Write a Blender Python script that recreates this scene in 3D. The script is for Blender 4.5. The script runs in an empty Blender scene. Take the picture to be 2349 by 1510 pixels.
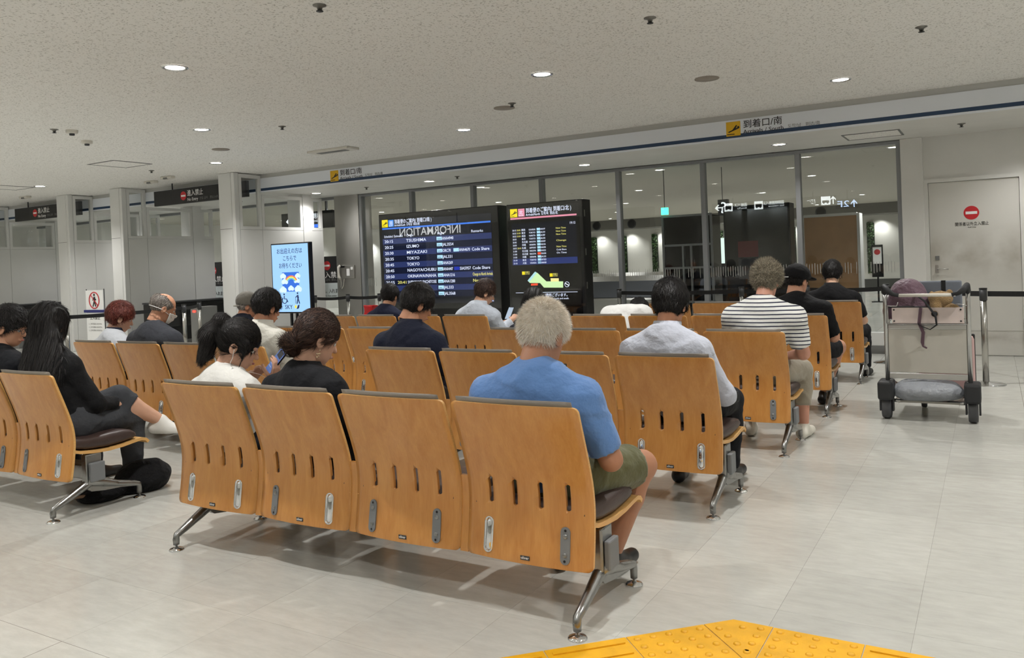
import bpy, bmesh, math, random
import numpy as np
from mathutils import Vector, Matrix
random.seed(7); rng = np.random.default_rng(7)
PI = math.pi
scn = bpy.context.scene
COL = scn.collection

# ---------------------------------------------------------------- camera
cam = bpy.data.cameras.new('camera'); cam_ob = bpy.data.objects.new('camera', cam); COL.objects.link(cam_ob)
cam.sensor_fit = 'HORIZONTAL'; cam.sensor_width = 36.0
cam.lens = 36.0 * 1871.0 / 2349.0
cam.shift_y = -(755.0 - 623.2) / 2349.0
cam.clip_start = 0.05; cam.clip_end = 200
yaw, pitch, roll = 0.5324, 0.0107, -0.0402
fw = Vector((-math.sin(yaw) * math.cos(pitch), math.cos(yaw) * math.cos(pitch), -math.sin(pitch)))
rt = Vector((math.cos(yaw), math.sin(yaw), 0)); up = rt.cross(fw)
rt2 = math.cos(roll) * rt + math.sin(roll) * up
up2 = -math.sin(roll) * rt + math.cos(roll) * up
cam_ob.matrix_world = Matrix(((rt2.x, up2.x, -fw.x, 0.0), (rt2.y, up2.y, -fw.y, 0.0), (rt2.z, up2.z, -fw.z, 1.3357), (0, 0, 0, 1)))
scn.camera = cam_ob

# ---------------------------------------------------------------- world, exposure
w = bpy.data.worlds.new('world'); scn.world = w; w.use_nodes = True
w.node_tree.nodes['Background'].inputs[0].default_value = (0.6, 0.65, 0.75, 1)
w.node_tree.nodes['Background'].inputs[1].default_value = 0.01
vs = scn.view_settings
vs.view_transform = 'Standard'; vs.look = 'None'; vs.gamma = 1.0; vs.use_curve_mapping = False
vs.exposure = 0.34

# ---------------------------------------------------------------- levels and lamp grid of the place
CEIL = 2.95      # main ceiling
SOFF = 2.67      # lower soffit in front of the glass wall
YF = 9.48        # fascia
YG = 11.26       # glass wall
HALL_CEIL = 2.81
YW = 30.0        # far wall of the baggage hall
LAMP_COL = (1.0, 0.985, 0.965)
LAMPS_MAIN = [(-1.19 - 2.1 * i, 8.3 - 2.0 * j) for i in range(-2, 9) for j in range(0, 8) if (i + j) % 2 == 0]
LAMPS_MAIN = [(x, y + 0.035 * (x + 1.19)) for x, y in LAMPS_MAIN if -18.5 < x < 3.4 and not (x < -10 and y > 8.6)]
LAMPS_SOFFIT = [(x, 10.42) for x in (0.45, -2.23, -4.89, -7.58, -9.98, -11.95, -14.1, -16.4)]
LAMPS_HALL = [(-1.2 - 3.6 * i + (1.8 if j % 2 else 0), 13.2 + 3.6 * j) for i in range(6) for j in range(5)]
def spot_lamp(name, loc, watts, angle, blend=0.35, size=0.05, parent=None):
    l = bpy.data.lights.new(name, 'SPOT'); l.energy = watts; l.color = LAMP_COL
    l.spot_size = angle; l.spot_blend = blend; l.shadow_soft_size = size
    o = bpy.data.objects.new(name, l); COL.objects.link(o); o.location = loc
    if parent: o.parent = parent
    return o
W_MAIN, W_SOFFIT, W_HALL = 135.0, 50.0, 190.0

# ---------------------------------------------------------------- mesh helpers
class MB:
    """collects shapes; build() links them as ONE mesh object"""
    def __init__(s): s.v = []; s.f = []; s.m = []; s.sm = []
    def add(s, verts, faces, mi=0, smooth=False):
        o = len(s.v); s.v += [tuple(p) for p in verts]
        s.f += [tuple(i + o for i in f) for f in faces]; s.m += [mi] * len(faces); s.sm += [smooth] * len(faces)
        return s
    def box(s, x0, x1, y0, y1, z0, z1, mi=0, bev=0.0):
        if x0 > x1: x0, x1 = x1, x0
        if y0 > y1: y0, y1 = y1, y0
        if z0 > z1: z0, z1 = z1, z0
        if bev <= 0:
            v = [(x, y, z) for z in (z0, z1) for y in (y0, y1) for x in (x0, x1)]
            return s.add(v, [(0, 2, 3, 1), (4, 5, 7, 6), (0, 1, 5, 4), (2, 6, 7, 3), (0, 4, 6, 2), (1, 3, 7, 5)], mi)
        b = min(bev, (x1 - x0) / 2.01, (y1 - y0) / 2.01, (z1 - z0) / 2.01)
        bm = bmesh.new(); bmesh.ops.create_cube(bm, size=1.0)
        for q in bm.verts:
            q.co = ((x0 + x1) / 2 + q.co.x * (x1 - x0), (y0 + y1) / 2 + q.co.y * (y1 - y0), (z0 + z1) / 2 + q.co.z * (z1 - z0))
        bmesh.ops.bevel(bm, geom=list(bm.edges), offset=b, segments=2, affect='EDGES', profile=0.5)
        return s.bm(bm, mi)
    def bm(s, bm, mi=0, smooth=False):
        bm.verts.index_update()
        s.add([q.co[:] for q in bm.verts], [[q.index for q in f.verts] for f in bm.faces], mi, smooth); bm.free(); return s
    def tube(s, path, r, seg=10, mi=0, caps=True, closed=False, smooth=True, flat=1.0):
        P = [Vector(p) for p in path]; n = len(P)
        R = list(r) if hasattr(r, '__len__') else [r] * n
        rings = []; prev = None
        for i, p in enumerate(P):
            a = P[(i - 1) % n] if (i > 0 or closed) else p; b = P[(i + 1) % n] if (i < n - 1 or closed) else p
            t = (b - a)
            if t.length < 1e-9: t = Vector((0, 0, 1))
            t.normalize()
            if prev is None:
                ref = Vector((0, 0, 1)) if abs(t.z) < 0.9 else Vector((0, 1, 0)); u = t.cross(ref).normalized()
            else:
                u = prev - t * prev.dot(t)
                u = u.normalized() if u.length > 1e-6 else t.orthogonal().normalized()
            prev = u; q = t.cross(u)
            rings.append([p + (u * math.cos(k * 2 * PI / seg) + q * math.sin(k * 2 * PI / seg) * flat) * R[i] for k in range(seg)])
        v = [x for rg in rings for x in rg]; f = []
        for i in range(n if closed else n - 1):
            j = (i + 1) % n
            for k in range(seg):
                l = (k + 1) % seg; f.append((i * seg + k, i * seg + l, j * seg + l, j * seg + k))
        if caps and not closed:
            f.append(tuple(range(seg - 1, -1, -1))); f.append(tuple((n - 1) * seg + k for k in range(seg)))
        return s.add(v, f, mi, smooth)
    def lathe(s, prof, c=(0, 0, 0), seg=20, mi=0, smooth=True, axis='Z', caps=True):
        v = []; f = []; n = len(prof)
        for r, z in prof:
            for k in range(seg):
                a = 2 * PI * k / seg; x, y = r * math.cos(a), r * math.sin(a)
                p = (x, y, z) if axis == 'Z' else ((x, z, y) if axis == 'Y' else (z, x, y))
                v.append((c[0] + p[0], c[1] + p[1], c[2] + p[2]))
        for i in range(n - 1):
            for k in range(seg):
                l = (k + 1) % seg; q = (i * seg + k, i * seg + l, (i + 1) * seg + l, (i + 1) * seg + k)
                f.append(q if axis != 'Y' else q[::-1])
        if caps:
            for i, rev in ((0, True), (n - 1, False)):
                if prof[i][0] > 1e-6:
                    q = tuple(i * seg + k for k in range(seg)); q = q[::-1] if rev else q
                    f.append(q if axis != 'Y' else q[::-1])
        return s.add(v, f, mi, smooth)
    def prism(s, poly, a0, a1, axis='Y', mi=0, smooth=False):
        """poly of 2D points extruded along axis: X:(y,z) Y:(x,z) Z:(x,y)"""
        def P(p, a): return (a, p[0], p[1]) if axis == 'X' else ((p[0], a, p[1]) if axis == 'Y' else (p[0], p[1], a))
        n = len(poly); v = [P(p, a0) for p in poly] + [P(p, a1) for p in poly]
        f = [tuple(range(n)), tuple(range(2 * n - 1, n - 1, -1))] + [(i, i + n, (i + 1) % n + n, (i + 1) % n) for i in range(n)]
        return s.add(v, f, mi, smooth)
    def mesh(s, name, mats, fixn=True):
        me = bpy.data.meshes.new(name); me.from_pydata(s.v, [], s.f)
        for m in (mats if isinstance(mats, (list, tuple)) else [mats]): me.materials.append(m)
        me.polygons.foreach_set('material_index', s.m); me.polygons.foreach_set('use_smooth', s.sm)
        if fixn:
            bm = bmesh.new(); bm.from_mesh(me); bmesh.ops.recalc_face_normals(bm, faces=bm.faces); bm.to_mesh(me); bm.free()
        me.update(); return me
    def build(s, name, mats, parent=None, loc=None, fixn=True):
        return link(name, s.mesh(name, mats, fixn), parent, loc)
def link(name, data, parent=None, loc=None, rot=None):
    o = bpy.data.objects.new(name, data); COL.objects.link(o)
    if parent is not None: o.parent = parent
    if loc is not None: o.location = loc
    if rot is not None: o.rotation_euler = rot
    return o
def tag(o, label, cat, group=None):
    o['label'] = label; o['category'] = cat
    if group: o['group'] = group
    return o
def thing(name, label, cat, loc=(0, 0, 0), rz=0.0, group=None):
    o = link(name, None, None, loc, (0, 0, rz)); o.empty_display_size = 0.1
    return tag(o, label, cat, group)
def struct(o): o['kind'] = 'structure'; return o
def stuff(o): o['kind'] = 'stuff'; return o
def sempty(name, loc=(0, 0, 0)): return struct(link(name, None, None, loc))
def copy_tree(o, parent=None):
    c = o.copy(); COL.objects.link(c)
    if parent is not None: c.parent = parent
    for ch in list(o.children): copy_tree(ch, c)
    return c
_txt = {}
def text_mesh(s, size, mat, extrude=0.0006, bold=0.0, align='LEFT'):
    key = (s, size, mat.name, bold, align)
    if key in _txt: return _txt[key]
    c = bpy.data.curves.new('lettering', 'FONT'); c.body = s; c.size = size; c.extrude = extrude
    c.offset = min(bold, 0.005) * size; c.resolution_u = 2; c.align_x = align
    o = bpy.data.objects.new('lettering', c); me = bpy.data.meshes.new_from_object(o)
    bpy.data.objects.remove(o); bpy.data.curves.remove(c)
    me.materials.clear(); me.materials.append(mat); me.name = 'lettering'; _txt[key] = me
    return me
def text(s, size, mat, parent, loc, width=None, bold=0.0, align='LEFT', rz=0.0, name='lettering'):
    """upright lettering that reads from the -Y side (rz turns it)"""
    me = text_mesh(s, size, mat, bold=bold, align=align)
    o = link(name, me, parent, loc, (PI / 2, 0, rz))
    if width:
        xs = [q.co.x for q in me.vertices]; o.scale.x = width / max(1e-6, max(xs) - min(xs))
    return o

# ---------------------------------------------------------------- material helpers
def lin(c): return tuple(((x / 255.0) / 12.92 if x / 255.0 <= 0.04045 else ((x / 255.0 + 0.055) / 1.055) ** 2.4) for x in c)
def mat(name, rgb, rough=0.5, metal=0.0, var=0.0, vscale=8.0, stretch=(1, 1, 1), bump=0.0, bscale=60.0, emit=0.0, coat=0.0, spec=0.5, sheen=0.0, sss=0.0, rvar=0.0, objrand=0.0, bdist=0.01):
    m = bpy.data.materials.new(name); m.use_nodes = True; nt = m.node_tree; b = nt.nodes['Principled BSDF']
    col = lin(rgb) if max(rgb) > 1.0 else rgb
    I = b.inputs; I['Base Color'].default_value = (*col, 1); I['Roughness'].default_value = rough; I['Metallic'].default_value = metal
    I['Specular IOR Level'].default_value = spec
    if coat: I['Coat Weight'].default_value = coat; I['Coat Roughness'].default_value = 0.12
    if sheen: I['Sheen Weight'].default_value = sheen
    if sss: I['Subsurface Weight'].default_value = sss; I['Subsurface Radius'].default_value = (0.01, 0.004, 0.002)
    if emit: I['Emission Color'].default_value = (*col, 1); I['Emission Strength'].default_value = emit
    if var or bump or rvar or objrand:
        tc = nt.nodes.new('ShaderNodeTexCoord'); mp = nt.nodes.new('ShaderNodeMapping'); mp.inputs['Scale'].default_value = stretch
        nt.links.new(tc.outputs['Object'], mp.inputs[0])
    if var or rvar:
        n = nt.nodes.new('ShaderNodeTexNoise'); n.inputs['Scale'].default_value = vscale; n.inputs['Detail'].default_value = 5
        nt.links.new(mp.outputs[0], n.inputs['Vector'])
    if var:
        mx = nt.nodes.new('ShaderNodeMix'); mx.data_type = 'RGBA'
        mr = nt.nodes.new('ShaderNodeMapRange'); mr.inputs[1].default_value = 0.3; mr.inputs[2].default_value = 0.7
        nt.links.new(n.outputs['Fac'], mr.inputs[0]); nt.links.new(mr.outputs[0], mx.inputs[0])
        mx.inputs[6].default_value = (*[c * (1 - var) for c in col], 1); mx.inputs[7].default_value = (*[min(1, c * (1 + var)) for c in col], 1)
        nt.links.new(mx.outputs[2], I['Base Color'])
    if rvar:
        r2 = nt.nodes.new('ShaderNodeMapRange'); r2.inputs[3].default_value = max(0, rough - rvar); r2.inputs[4].default_value = rough + rvar
        nt.links.new(n.outputs['Fac'], r2.inputs[0]); nt.links.new(r2.outputs[0], I['Roughness'])
    if bump:
        n2 = nt.nodes.new('ShaderNodeTexNoise'); n2.inputs['Scale'].default_value = bscale; n2.inputs['Detail'].default_value = 4
        bp = nt.nodes.new('ShaderNodeBump'); bp.inputs['Strength'].default_value = bump; bp.inputs['Distance'].default_value = bdist
        nt.links.new(mp.outputs[0], n2.inputs['Vector']); nt.links.new(n2.outputs['Fac'], bp.inputs['Height']); nt.links.new(bp.outputs[0], b.inputs['Normal'])
    return m
def emat(name, rgb, strength=1.0, gloss=True):
    """a lit screen or lamp face"""
    m = mat(name, rgb, rough=0.15 if gloss else 0.6, spec=0.5)
    b = m.node_tree.nodes['Principled BSDF']; col = lin(rgb) if max(rgb) > 1 else rgb
    b.inputs['Base Color'].default_value = (0.01, 0.01, 0.012, 1)
    b.inputs['Emission Color'].default_value = (*col, 1); b.inputs['Emission Strength'].default_value = strength
    return m
def glass_mat(name, tint=(1, 1, 1), f0=0.04, rough=0.0):
    m = bpy.data.materials.new(name); m.use_nodes = True; nt = m.node_tree; nt.nodes.clear()
    out = nt.nodes.new('ShaderNodeOutputMaterial'); mix = nt.nodes.new('ShaderNodeMixShader')
    tr = nt.nodes.new('ShaderNodeBsdfTransparent'); tr.inputs[0].default_value = (*tint, 1)
    gl = nt.nodes.new('ShaderNodeBsdfGlossy'); gl.inputs['Roughness'].default_value = rough
    lw = nt.nodes.new('ShaderNodeLayerWeight'); lw.inputs['Blend'].default_value = 0.5
    pw = nt.nodes.new('ShaderNodeMath'); pw.operation = 'POWER'; pw.inputs[1].default_value = 5
    ml = nt.nodes.new('ShaderNodeMath'); ml.operation = 'MULTIPLY_ADD'; ml.inputs[1].default_value = 1 - f0; ml.inputs[2].default_value = f0
    nt.links.new(lw.outputs['Facing'], pw.inputs[0]); nt.links.new(pw.outputs[0], ml.inputs[0]); nt.links.new(ml.outputs[0], mix.inputs[0])
    nt.links.new(tr.outputs[0], mix.inputs[1]); nt.links.new(gl.outputs[0], mix.inputs[2]); nt.links.new(mix.outputs[0], out.inputs[0])
    return m

# ---------------------------------------------------------------- materials
M = {}
M['white_paint'] = mat('white paint', (214, 213, 208), 0.55, var=0.03, vscale=3)
M['panel_white'] = mat('white steel panel', (212, 212, 209), 0.35, var=0.02, vscale=2)
M['seam'] = mat('dark joint', (70, 70, 68), 0.8)
M['blue_strip'] = mat('navy strip', (38, 62, 92), 0.45)
M['fascia'] = mat('fascia white', (228, 232, 238), 0.5)
M['fascia_band'] = mat('fascia grey band', (186, 186, 182), 0.6)
M['alu'] = mat('brushed aluminium', (176, 178, 180), 0.32, 1.0, rvar=0.1, vscale=30)
M['alu_grey'] = mat('grey anodised frame', (142, 144, 146), 0.45, 0.3)
M['cast_alu'] = mat('cast aluminium', (150, 150, 148), 0.3, 1.0, var=0.08, vscale=25, rvar=0.08)
M['chrome'] = mat('chrome', (225, 226, 228), 0.07, 1.0)
M['steel'] = mat('brushed stainless steel', (186, 184, 180), 0.34, 1.0, rvar=0.06, vscale=4, stretch=(1, 1, 30))
M['plate_grey'] = mat('grey plastic plate', (118, 120, 122), 0.5)
M['screw'] = mat('dark screw', (60, 60, 60), 0.4, 0.8)
M['black'] = mat('black satin', (14, 14, 15), 0.35)
M['black_gloss'] = mat('black gloss', (8, 8, 10), 0.08, coat=0.6)
M['black_matte'] = mat('black matte', (16, 16, 17), 0.8)
M['dark_grey'] = mat('dark grey', (52, 53, 55), 0.5)
M['mid_grey'] = mat('mid grey', (112, 112, 110), 0.55)
M['rubber'] = mat('grey rubber', (72, 73, 75), 0.7)
M['dark_rubber'] = mat('dark rubber', (34, 35, 37), 0.65)
M['leather'] = mat('dark brown leather', (62, 47, 43), 0.42, var=0.1, vscale=20, bump=0.15, bscale=220)
M['pad_grey'] = mat('grey brown vinyl pad', (122, 114, 104), 0.36, var=0.06, vscale=14, bump=0.1, bscale=200)
M['red_sign'] = mat('sign red', (196, 36, 44), 0.45)
M['white_print'] = mat('white print', (238, 238, 236), 0.5)
M['black_print'] = mat('black print', (18, 18, 18), 0.5)
M['grey_print'] = mat('grey print', (120, 120, 118), 0.5)
M['yellow_sign'] = mat('sign yellow', (226, 178, 22), 0.45)
M['sign_black'] = mat('black sign face', (16, 16, 18), 0.4)
M['sprinkler'] = mat('sprinkler metal', (120, 118, 112), 0.4, 0.8)
M['disc_grey'] = mat('ceiling disc', (150, 142, 132), 0.7)
M['detector'] = mat('off white plastic', (210, 206, 196), 0.5)
M['glass'] = glass_mat('window glass', (0.93, 0.95, 0.95), 0.045)
M['glass_clear'] = glass_mat('clear pane', (0.97, 0.98, 0.98), 0.035)
M['lamp'] = emat('lit lamp', (1.0, 0.94, 0.86), 14.0, False)
M['reflector'] = mat('lamp reflector', (225, 225, 225), 0.15, 1.0)
M['belt'] = mat('black belt webbing', (18, 18, 19), 0.75)
M['carpet_dark'] = mat('dark hall floor', (120, 118, 112), 0.18, var=0.1, vscale=4)

def nodes(m): return m.node_tree, m.node_tree.nodes['Principled BSDF']
def wood_mat(name, a, b, rough=0.33):
    m = mat(name, a, rough, coat=0.25); nt, bs = nodes(m)
    tc = nt.nodes.new('ShaderNodeTexCoord'); oi = nt.nodes.new('ShaderNodeObjectInfo')
    mp = nt.nodes.new('ShaderNodeMapping'); mp.inputs['Scale'].default_value = (7, 7, 0.9)
    cb = nt.nodes.new('ShaderNodeVectorMath'); cb.operation = 'MULTIPLY_ADD'; cb.inputs[1].default_value = (9, 9, 9)
    nt.links.new(oi.outputs['Random'], cb.inputs[0]); nt.links.new(tc.outputs['Object'], cb.inputs[2]); nt.links.new(cb.outputs[0], mp.inputs[0])
    n = nt.nodes.new('ShaderNodeTexNoise'); n.inputs['Scale'].default_value = 3.0; n.inputs['Detail'].default_value = 6; n.inputs['Distortion'].default_value = 0.7
    wv = nt.nodes.new('ShaderNodeTexNoise'); wv.inputs['Scale'].default_value = 26; wv.inputs['Detail'].default_value = 3
    mp2 = nt.nodes.new('ShaderNodeMapping'); mp2.inputs['Scale'].default_value = (6, 6, 0.25)
    nt.links.new(cb.outputs[0], mp2.inputs[0]); nt.links.new(mp.outputs[0], n.inputs['Vector']); nt.links.new(mp2.outputs[0], wv.inputs['Vector'])
    ad = nt.nodes.new('ShaderNodeMath'); ad.operation = 'MULTIPLY_ADD'; ad.inputs[1].default_value = 0.45
    nt.links.new(wv.outputs['Fac'], ad.inputs[0]); nt.links.new(n.outputs['Fac'], ad.inputs[2])
    rp = nt.nodes.new('ShaderNodeValToRGB'); rp.color_ramp.elements[0].position = 0.45; rp.color_ramp.elements[1].position = 0.98
    rp.color_ramp.elements[0].color = (*lin(a), 1); rp.color_ramp.elements[1].color = (*lin(b), 1)
    nt.links.new(ad.outputs[0], rp.inputs[0]); nt.links.new(rp.outputs[0], bs.inputs['Base Color'])
    return m
M['wood'] = wood_mat('orange stained plywood', (184, 122, 58), (204, 146, 78))
M['wood_edge'] = mat('plywood edge', (216, 168, 102), 0.4, var=0.12, vscale=3, stretch=(1, 1, 120))

def floor_tile_mat(name, grid):
    """vinyl with fine streaks along x; beyond the built tiles the same joints continue in the colour"""
    m = mat(name, (200, 196, 186), 0.2, spec=0.5); nt, bs = nodes(m)
    g = nt.nodes.new('ShaderNodeNewGeometry'); oi = nt.nodes.new('ShaderNodeObjectInfo')
    mp = nt.nodes.new('ShaderNodeMapping'); mp.inputs['Scale'].default_value = (5.0, 15, 1); nt.links.new(g.outputs['Position'], mp.inputs[0])
    n = nt.nodes.new('ShaderNodeTexNoise'); n.inputs['Scale'].default_value = 1.6; n.inputs['Detail'].default_value = 7; n.inputs['Roughness'].default_value = 0.65
    nt.links.new(mp.outputs[0], n.inputs['Vector'])
    n2 = nt.nodes.new('ShaderNodeTexNoise'); n2.inputs['Scale'].default_value = 0.9; n2.inputs['Detail'].default_value = 3; nt.links.new(g.outputs['Position'], n2.inputs['Vector'])
    rp = nt.nodes.new('ShaderNodeValToRGB'); e = rp.color_ramp.elements
    e[0].position = 0.28; e[0].color = (*lin((178, 177, 170)), 1); e[1].position = 0.68; e[1].color = (*lin((191, 191, 184)), 1)
    nt.links.new(n.outputs['Fac'], rp.inputs[0])
    hs = nt.nodes.new('ShaderNodeHueSaturation')
    mr = nt.nodes.new('ShaderNodeMapRange'); mr.inputs[3].default_value = 0.93; mr.inputs[4].default_value = 1.05
    mr2 = nt.nodes.new('ShaderNodeMapRange'); mr2.inputs[1].default_value = 0.35; mr2.inputs[2].default_value = 0.65; mr2.inputs[3].default_value = 0.92; mr2.inputs[4].default_value = 1.05
    nt.links.new(oi.outputs['Random'], mr.inputs[0]); nt.links.new(n2.outputs['Fac'], mr2.inputs[0])
    mu = nt.nodes.new('ShaderNodeMath'); mu.operation = 'MULTIPLY'
    nt.links.new(mr.outputs[0], mu.inputs[0]); nt.links.new(mr2.outputs[0], mu.inputs[1]); nt.links.new(mu.outputs[0], hs.inputs['Value'])
    nt.links.new(rp.outputs[0], hs.inputs['Color'])
    last = hs.outputs[0]
    if grid:
        br = nt.nodes.new('ShaderNodeTexBrick'); br.offset = 0; br.inputs['Scale'].default_value = 1.0; br.inputs['Mortar Size'].default_value = 0.0016
        br.inputs['Brick Width'].default_value = 0.457; br.inputs['Row Height'].default_value = 0.457; br.inputs['Mortar Smooth'].default_value = 0
        m2 = nt.nodes.new('ShaderNodeMapping'); m2.inputs['Location'].default_value = (0.27, -3.09 + 0.457 * 7, 0); nt.links.new(g.outputs['Position'], m2.inputs[0]); nt.links.new(m2.outputs[0], br.inputs['Vector'])
        mx = nt.nodes.new('ShaderNodeMix'); mx.data_type = 'RGBA'; nt.links.new(br.outputs['Fac'], mx.inputs[0]); nt.links.new(last, mx.inputs[6])
        mx.inputs[7].default_value = (*lin((128, 124, 116)), 1); last = mx.outputs[2]
    nt.links.new(last, bs.inputs['Base Color'])
    r3 = nt.nodes.new('ShaderNodeMapRange'); r3.inputs[3].default_value = 0.20; r3.inputs[4].default_value = 0.25
    nt.links.new(n.outputs['Fac'], r3.inputs[0]); nt.links.new(r3.outputs[0], bs.inputs['Roughness'])
    return m
M['tile'] = floor_tile_mat('vinyl floor tile', False); M['floor'] = floor_tile_mat('vinyl floor', True)
def ceiling_mat():
    m = mat('rock wool ceiling board', (206, 203, 196), 0.9); nt, bs = nodes(m)
    g = nt.nodes.new('ShaderNodeNewGeometry'); n = nt.nodes.new('ShaderNodeTexNoise'); n.inputs['Scale'].default_value = 70; n.inputs['Detail'].default_value = 3
    nt.links.new(g.outputs['Position'], n.inputs['Vector'])
    rp = nt.nodes.new('ShaderNodeValToRGB'); e = rp.color_ramp.elements; e[0].position = 0.34; e[0].color = (*lin((186, 183, 176)), 1); e[1].position = 0.44; e[1].color = (*lin((234, 232, 227)), 1)
    nt.links.new(n.outputs['Fac'], rp.inputs[0]); nt.links.new(rp.outputs[0], bs.inputs['Base Color'])
    bp = nt.nodes.new('ShaderNodeBump'); bp.inputs['Strength'].default_value = 0.25; bp.inputs['Distance'].default_value = 0.005
    nt.links.new(n.outputs['Fac'], bp.inputs['Height']); nt.links.new(bp.outputs[0], bs.inputs['Normal'])
    return m
M['ceiling'] = ceiling_mat()
M['yellow_tile'] = mat('yellow tactile tile', (222, 164, 22), 0.5, var=0.08, vscale=18, bump=0.1, bscale=120)

# ================================================================ THE SETTING
# ---- floor: tiles one by one near the camera, the same joints in the material beyond
T = 0.457; X0T, Y0T = -0.27, 3.09
rows = []; count = 0
for j in range(-3, 30):
    y0 = Y0T + j * T
    i0 = math.floor((-1.93 * (y0 + T) - 0.05 - X0T) / T); i1 = math.ceil((0.03 * y0 + 0.25 - X0T) / T)
    if count + (i1 - i0) > 300: break
    rows.append((j, i0, i1)); count += i1 - i0
fl = MB(); XA, XB, YA, YB = -20.0, 3.6, -7.5, YW
ya, yb = Y0T + rows[0][0] * T, Y0T + (rows[-1][0] + 1) * T
def slab(x0, x1, y0, y1, z1): fl.add([(x0, y0, z1), (x1, y0, z1), (x1, y1, z1), (x0, y1, z1)], [(0, 1, 2, 3)])
slab(XA, XB, YA, ya, 0); slab(XA, XB, yb, YB, 0)
for j, i0, i1 in rows:
    y0 = Y0T + j * T
    slab(XA, X0T + i0 * T, y0, y0 + T, 0); slab(X0T + i1 * T, XB, y0, y0 + T, 0); slab(X0T + i0 * T, X0T + i1 * T, y0, y0 + T, -0.0012)
fl.box(XA, XB, YA, YB, -0.15, -0.01)
floor = struct(fl.build('floor', M['floor'], fixn=False))
tile_me = MB().box(-T / 2 + 0.0004, T / 2 - 0.0004, -T / 2 + 0.0004, T / 2 - 0.0004, -0.0012, 0.0).mesh('floor_tile', M['tile'])
for j, i0, i1 in rows:
    for i in range(i0, i1): link('floor_tile', tile_me, floor, (X0T + (i + 0.5) * T, Y0T + (j + 0.5) * T, 0))

# ---- tactile paving let onto the floor
tact = thing('tactile_paving', 'yellow tactile paving with raised dots and bars on the floor', 'tactile paving', (-0.8, 2.8, 0))
def tactile(poly, dots=(), bars=()):
    m = MB(); m.prism(poly, 0.0, 0.003, 'Z')
    for x, y in dots: m.lathe([(0.0135, 0.003), (0.0115, 0.0075), (0.008, 0.0088), (0, 0.0088)], (x, y, 0), 10, smooth=True, caps=False)
    for (xa, ya_), (xb, yb_) in bars:
        dx, dy = xb - xa, yb_ - ya_; L = math.hypot(dx, dy); nx, ny = -dy / L * 0.0085, dx / L * 0.0085
        m.prism([(xa + nx, ya_ + ny), (xa - nx, ya_ - ny), (xb - nx, yb_ - ny), (xb + nx, yb_ + ny)], 0.003, 0.008, 'Z')
    o = m.build('tactile_tile', M['yellow_tile'], tact); o.location = (0.8, -2.8, 0); return o
G = 0.002
for k in range(4):      # straight run along x
    xa = -0.708 + 0.302 * k; poly = [(xa + G, 2.63), (xa + 0.3, 2.63), (xa + 0.3, 2.932), (xa + G, 2.932)]
    if k == 0: tactile(poly, [(xa + 0.03 + 0.06 * a, 2.66 + 0.06 * b) for a in range(5) for b in range(5)])
    else: tactile(poly, bars=[((xa + 0.02, 2.668 + 0.0755 * b), (xa + 0.28, 2.668 + 0.0755 * b)) for b in range(4)])
def dg(s, t):           # diagonal run: s along the edge down-left, t inwards
    r2 = 1 / math.sqrt(2); return (-0.852 - s * r2 + t * r2, 2.936 - s * r2 - t * r2)
tactile([dg(0.0, 0), dg(0.118, 0), dg(0.118, 0.36), (-0.71, 2.63), (-0.71, 2.934)],
        [dg(0.085, 0.05 + 0.062 * b) for b in range(4)] + [(-0.745, 2.90 - 0.062 * b) for b in range(4)] + [(-0.805, 2.885)])
for k in range(4):
    s0 = 0.12 + 0.302 * k; poly = [dg(s0 + G, 0), dg(s0 + 0.3, 0), dg(s0 + 0.3, 0.3), dg(s0 + G, 0.3)]
    if k == 0: tactile(poly, [dg(s0 + 0.03 + 0.06 * a, 0.03 + 0.06 * b) for a in range(5) for b in range(5)])
    else: tactile(poly, bars=[(dg(s0 + 0.02, 0.038 + 0.0755 * b), dg(s0 + 0.28, 0.038 + 0.0755 * b)) for b in range(4)])

# ---- ceilings
struct(MB().box(XA, XB, YA, YF + 0.06, CEIL, CEIL + 0.1).build('ceiling', M['ceiling']))
struct(MB().box(XA, XB, YF + 0.02, YG + 0.1, SOFF, SOFF + 0.08).build('ceiling_soffit', M['white_paint']))
struct(MB().box(XA, XB, YG + 0.1, YW + 0.2, HALL_CEIL, HALL_CEIL + 0.1).build('ceiling_hall', mat('hall ceiling', (176, 172, 160), 0.9)))
fa = struct(MB().box(XA, XB, YF, YF + 0.1, SOFF + 0.05, CEIL - 0.065).build('wall_fascia', M['fascia']))
MB().box(XA, XB, YF + 0.012, YF + 0.1, CEIL - 0.065, CEIL).build('recessed_band', M['fascia_band'], fa)
MB().box(XA, XB, YF - 0.002, YF + 0.1, SOFF + 0.008, SOFF + 0.05).build('navy_strip', M['blue_strip'], fa)
MB().box(XA, XB, YF, YF + 0.1, SOFF - 0.002, SOFF + 0.008).build('lower_edge', M['fascia'], fa)

# ---- room walls out of view, needed by the light and the reflections
struct(MB().box(XB, XB + 0.1, YA, YG, 0, CEIL).build('wall_right', M['white_paint']))
struct(MB().box(XA, XB, YA - 0.1, YA, 0, CEIL).build('wall_back', mat('dim back wall', (170, 168, 160), 0.6)))
struct(MB().box(XA - 0.1, XA, YA, YW, 0, CEIL).build('wall_left', M['white_paint']))

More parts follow.
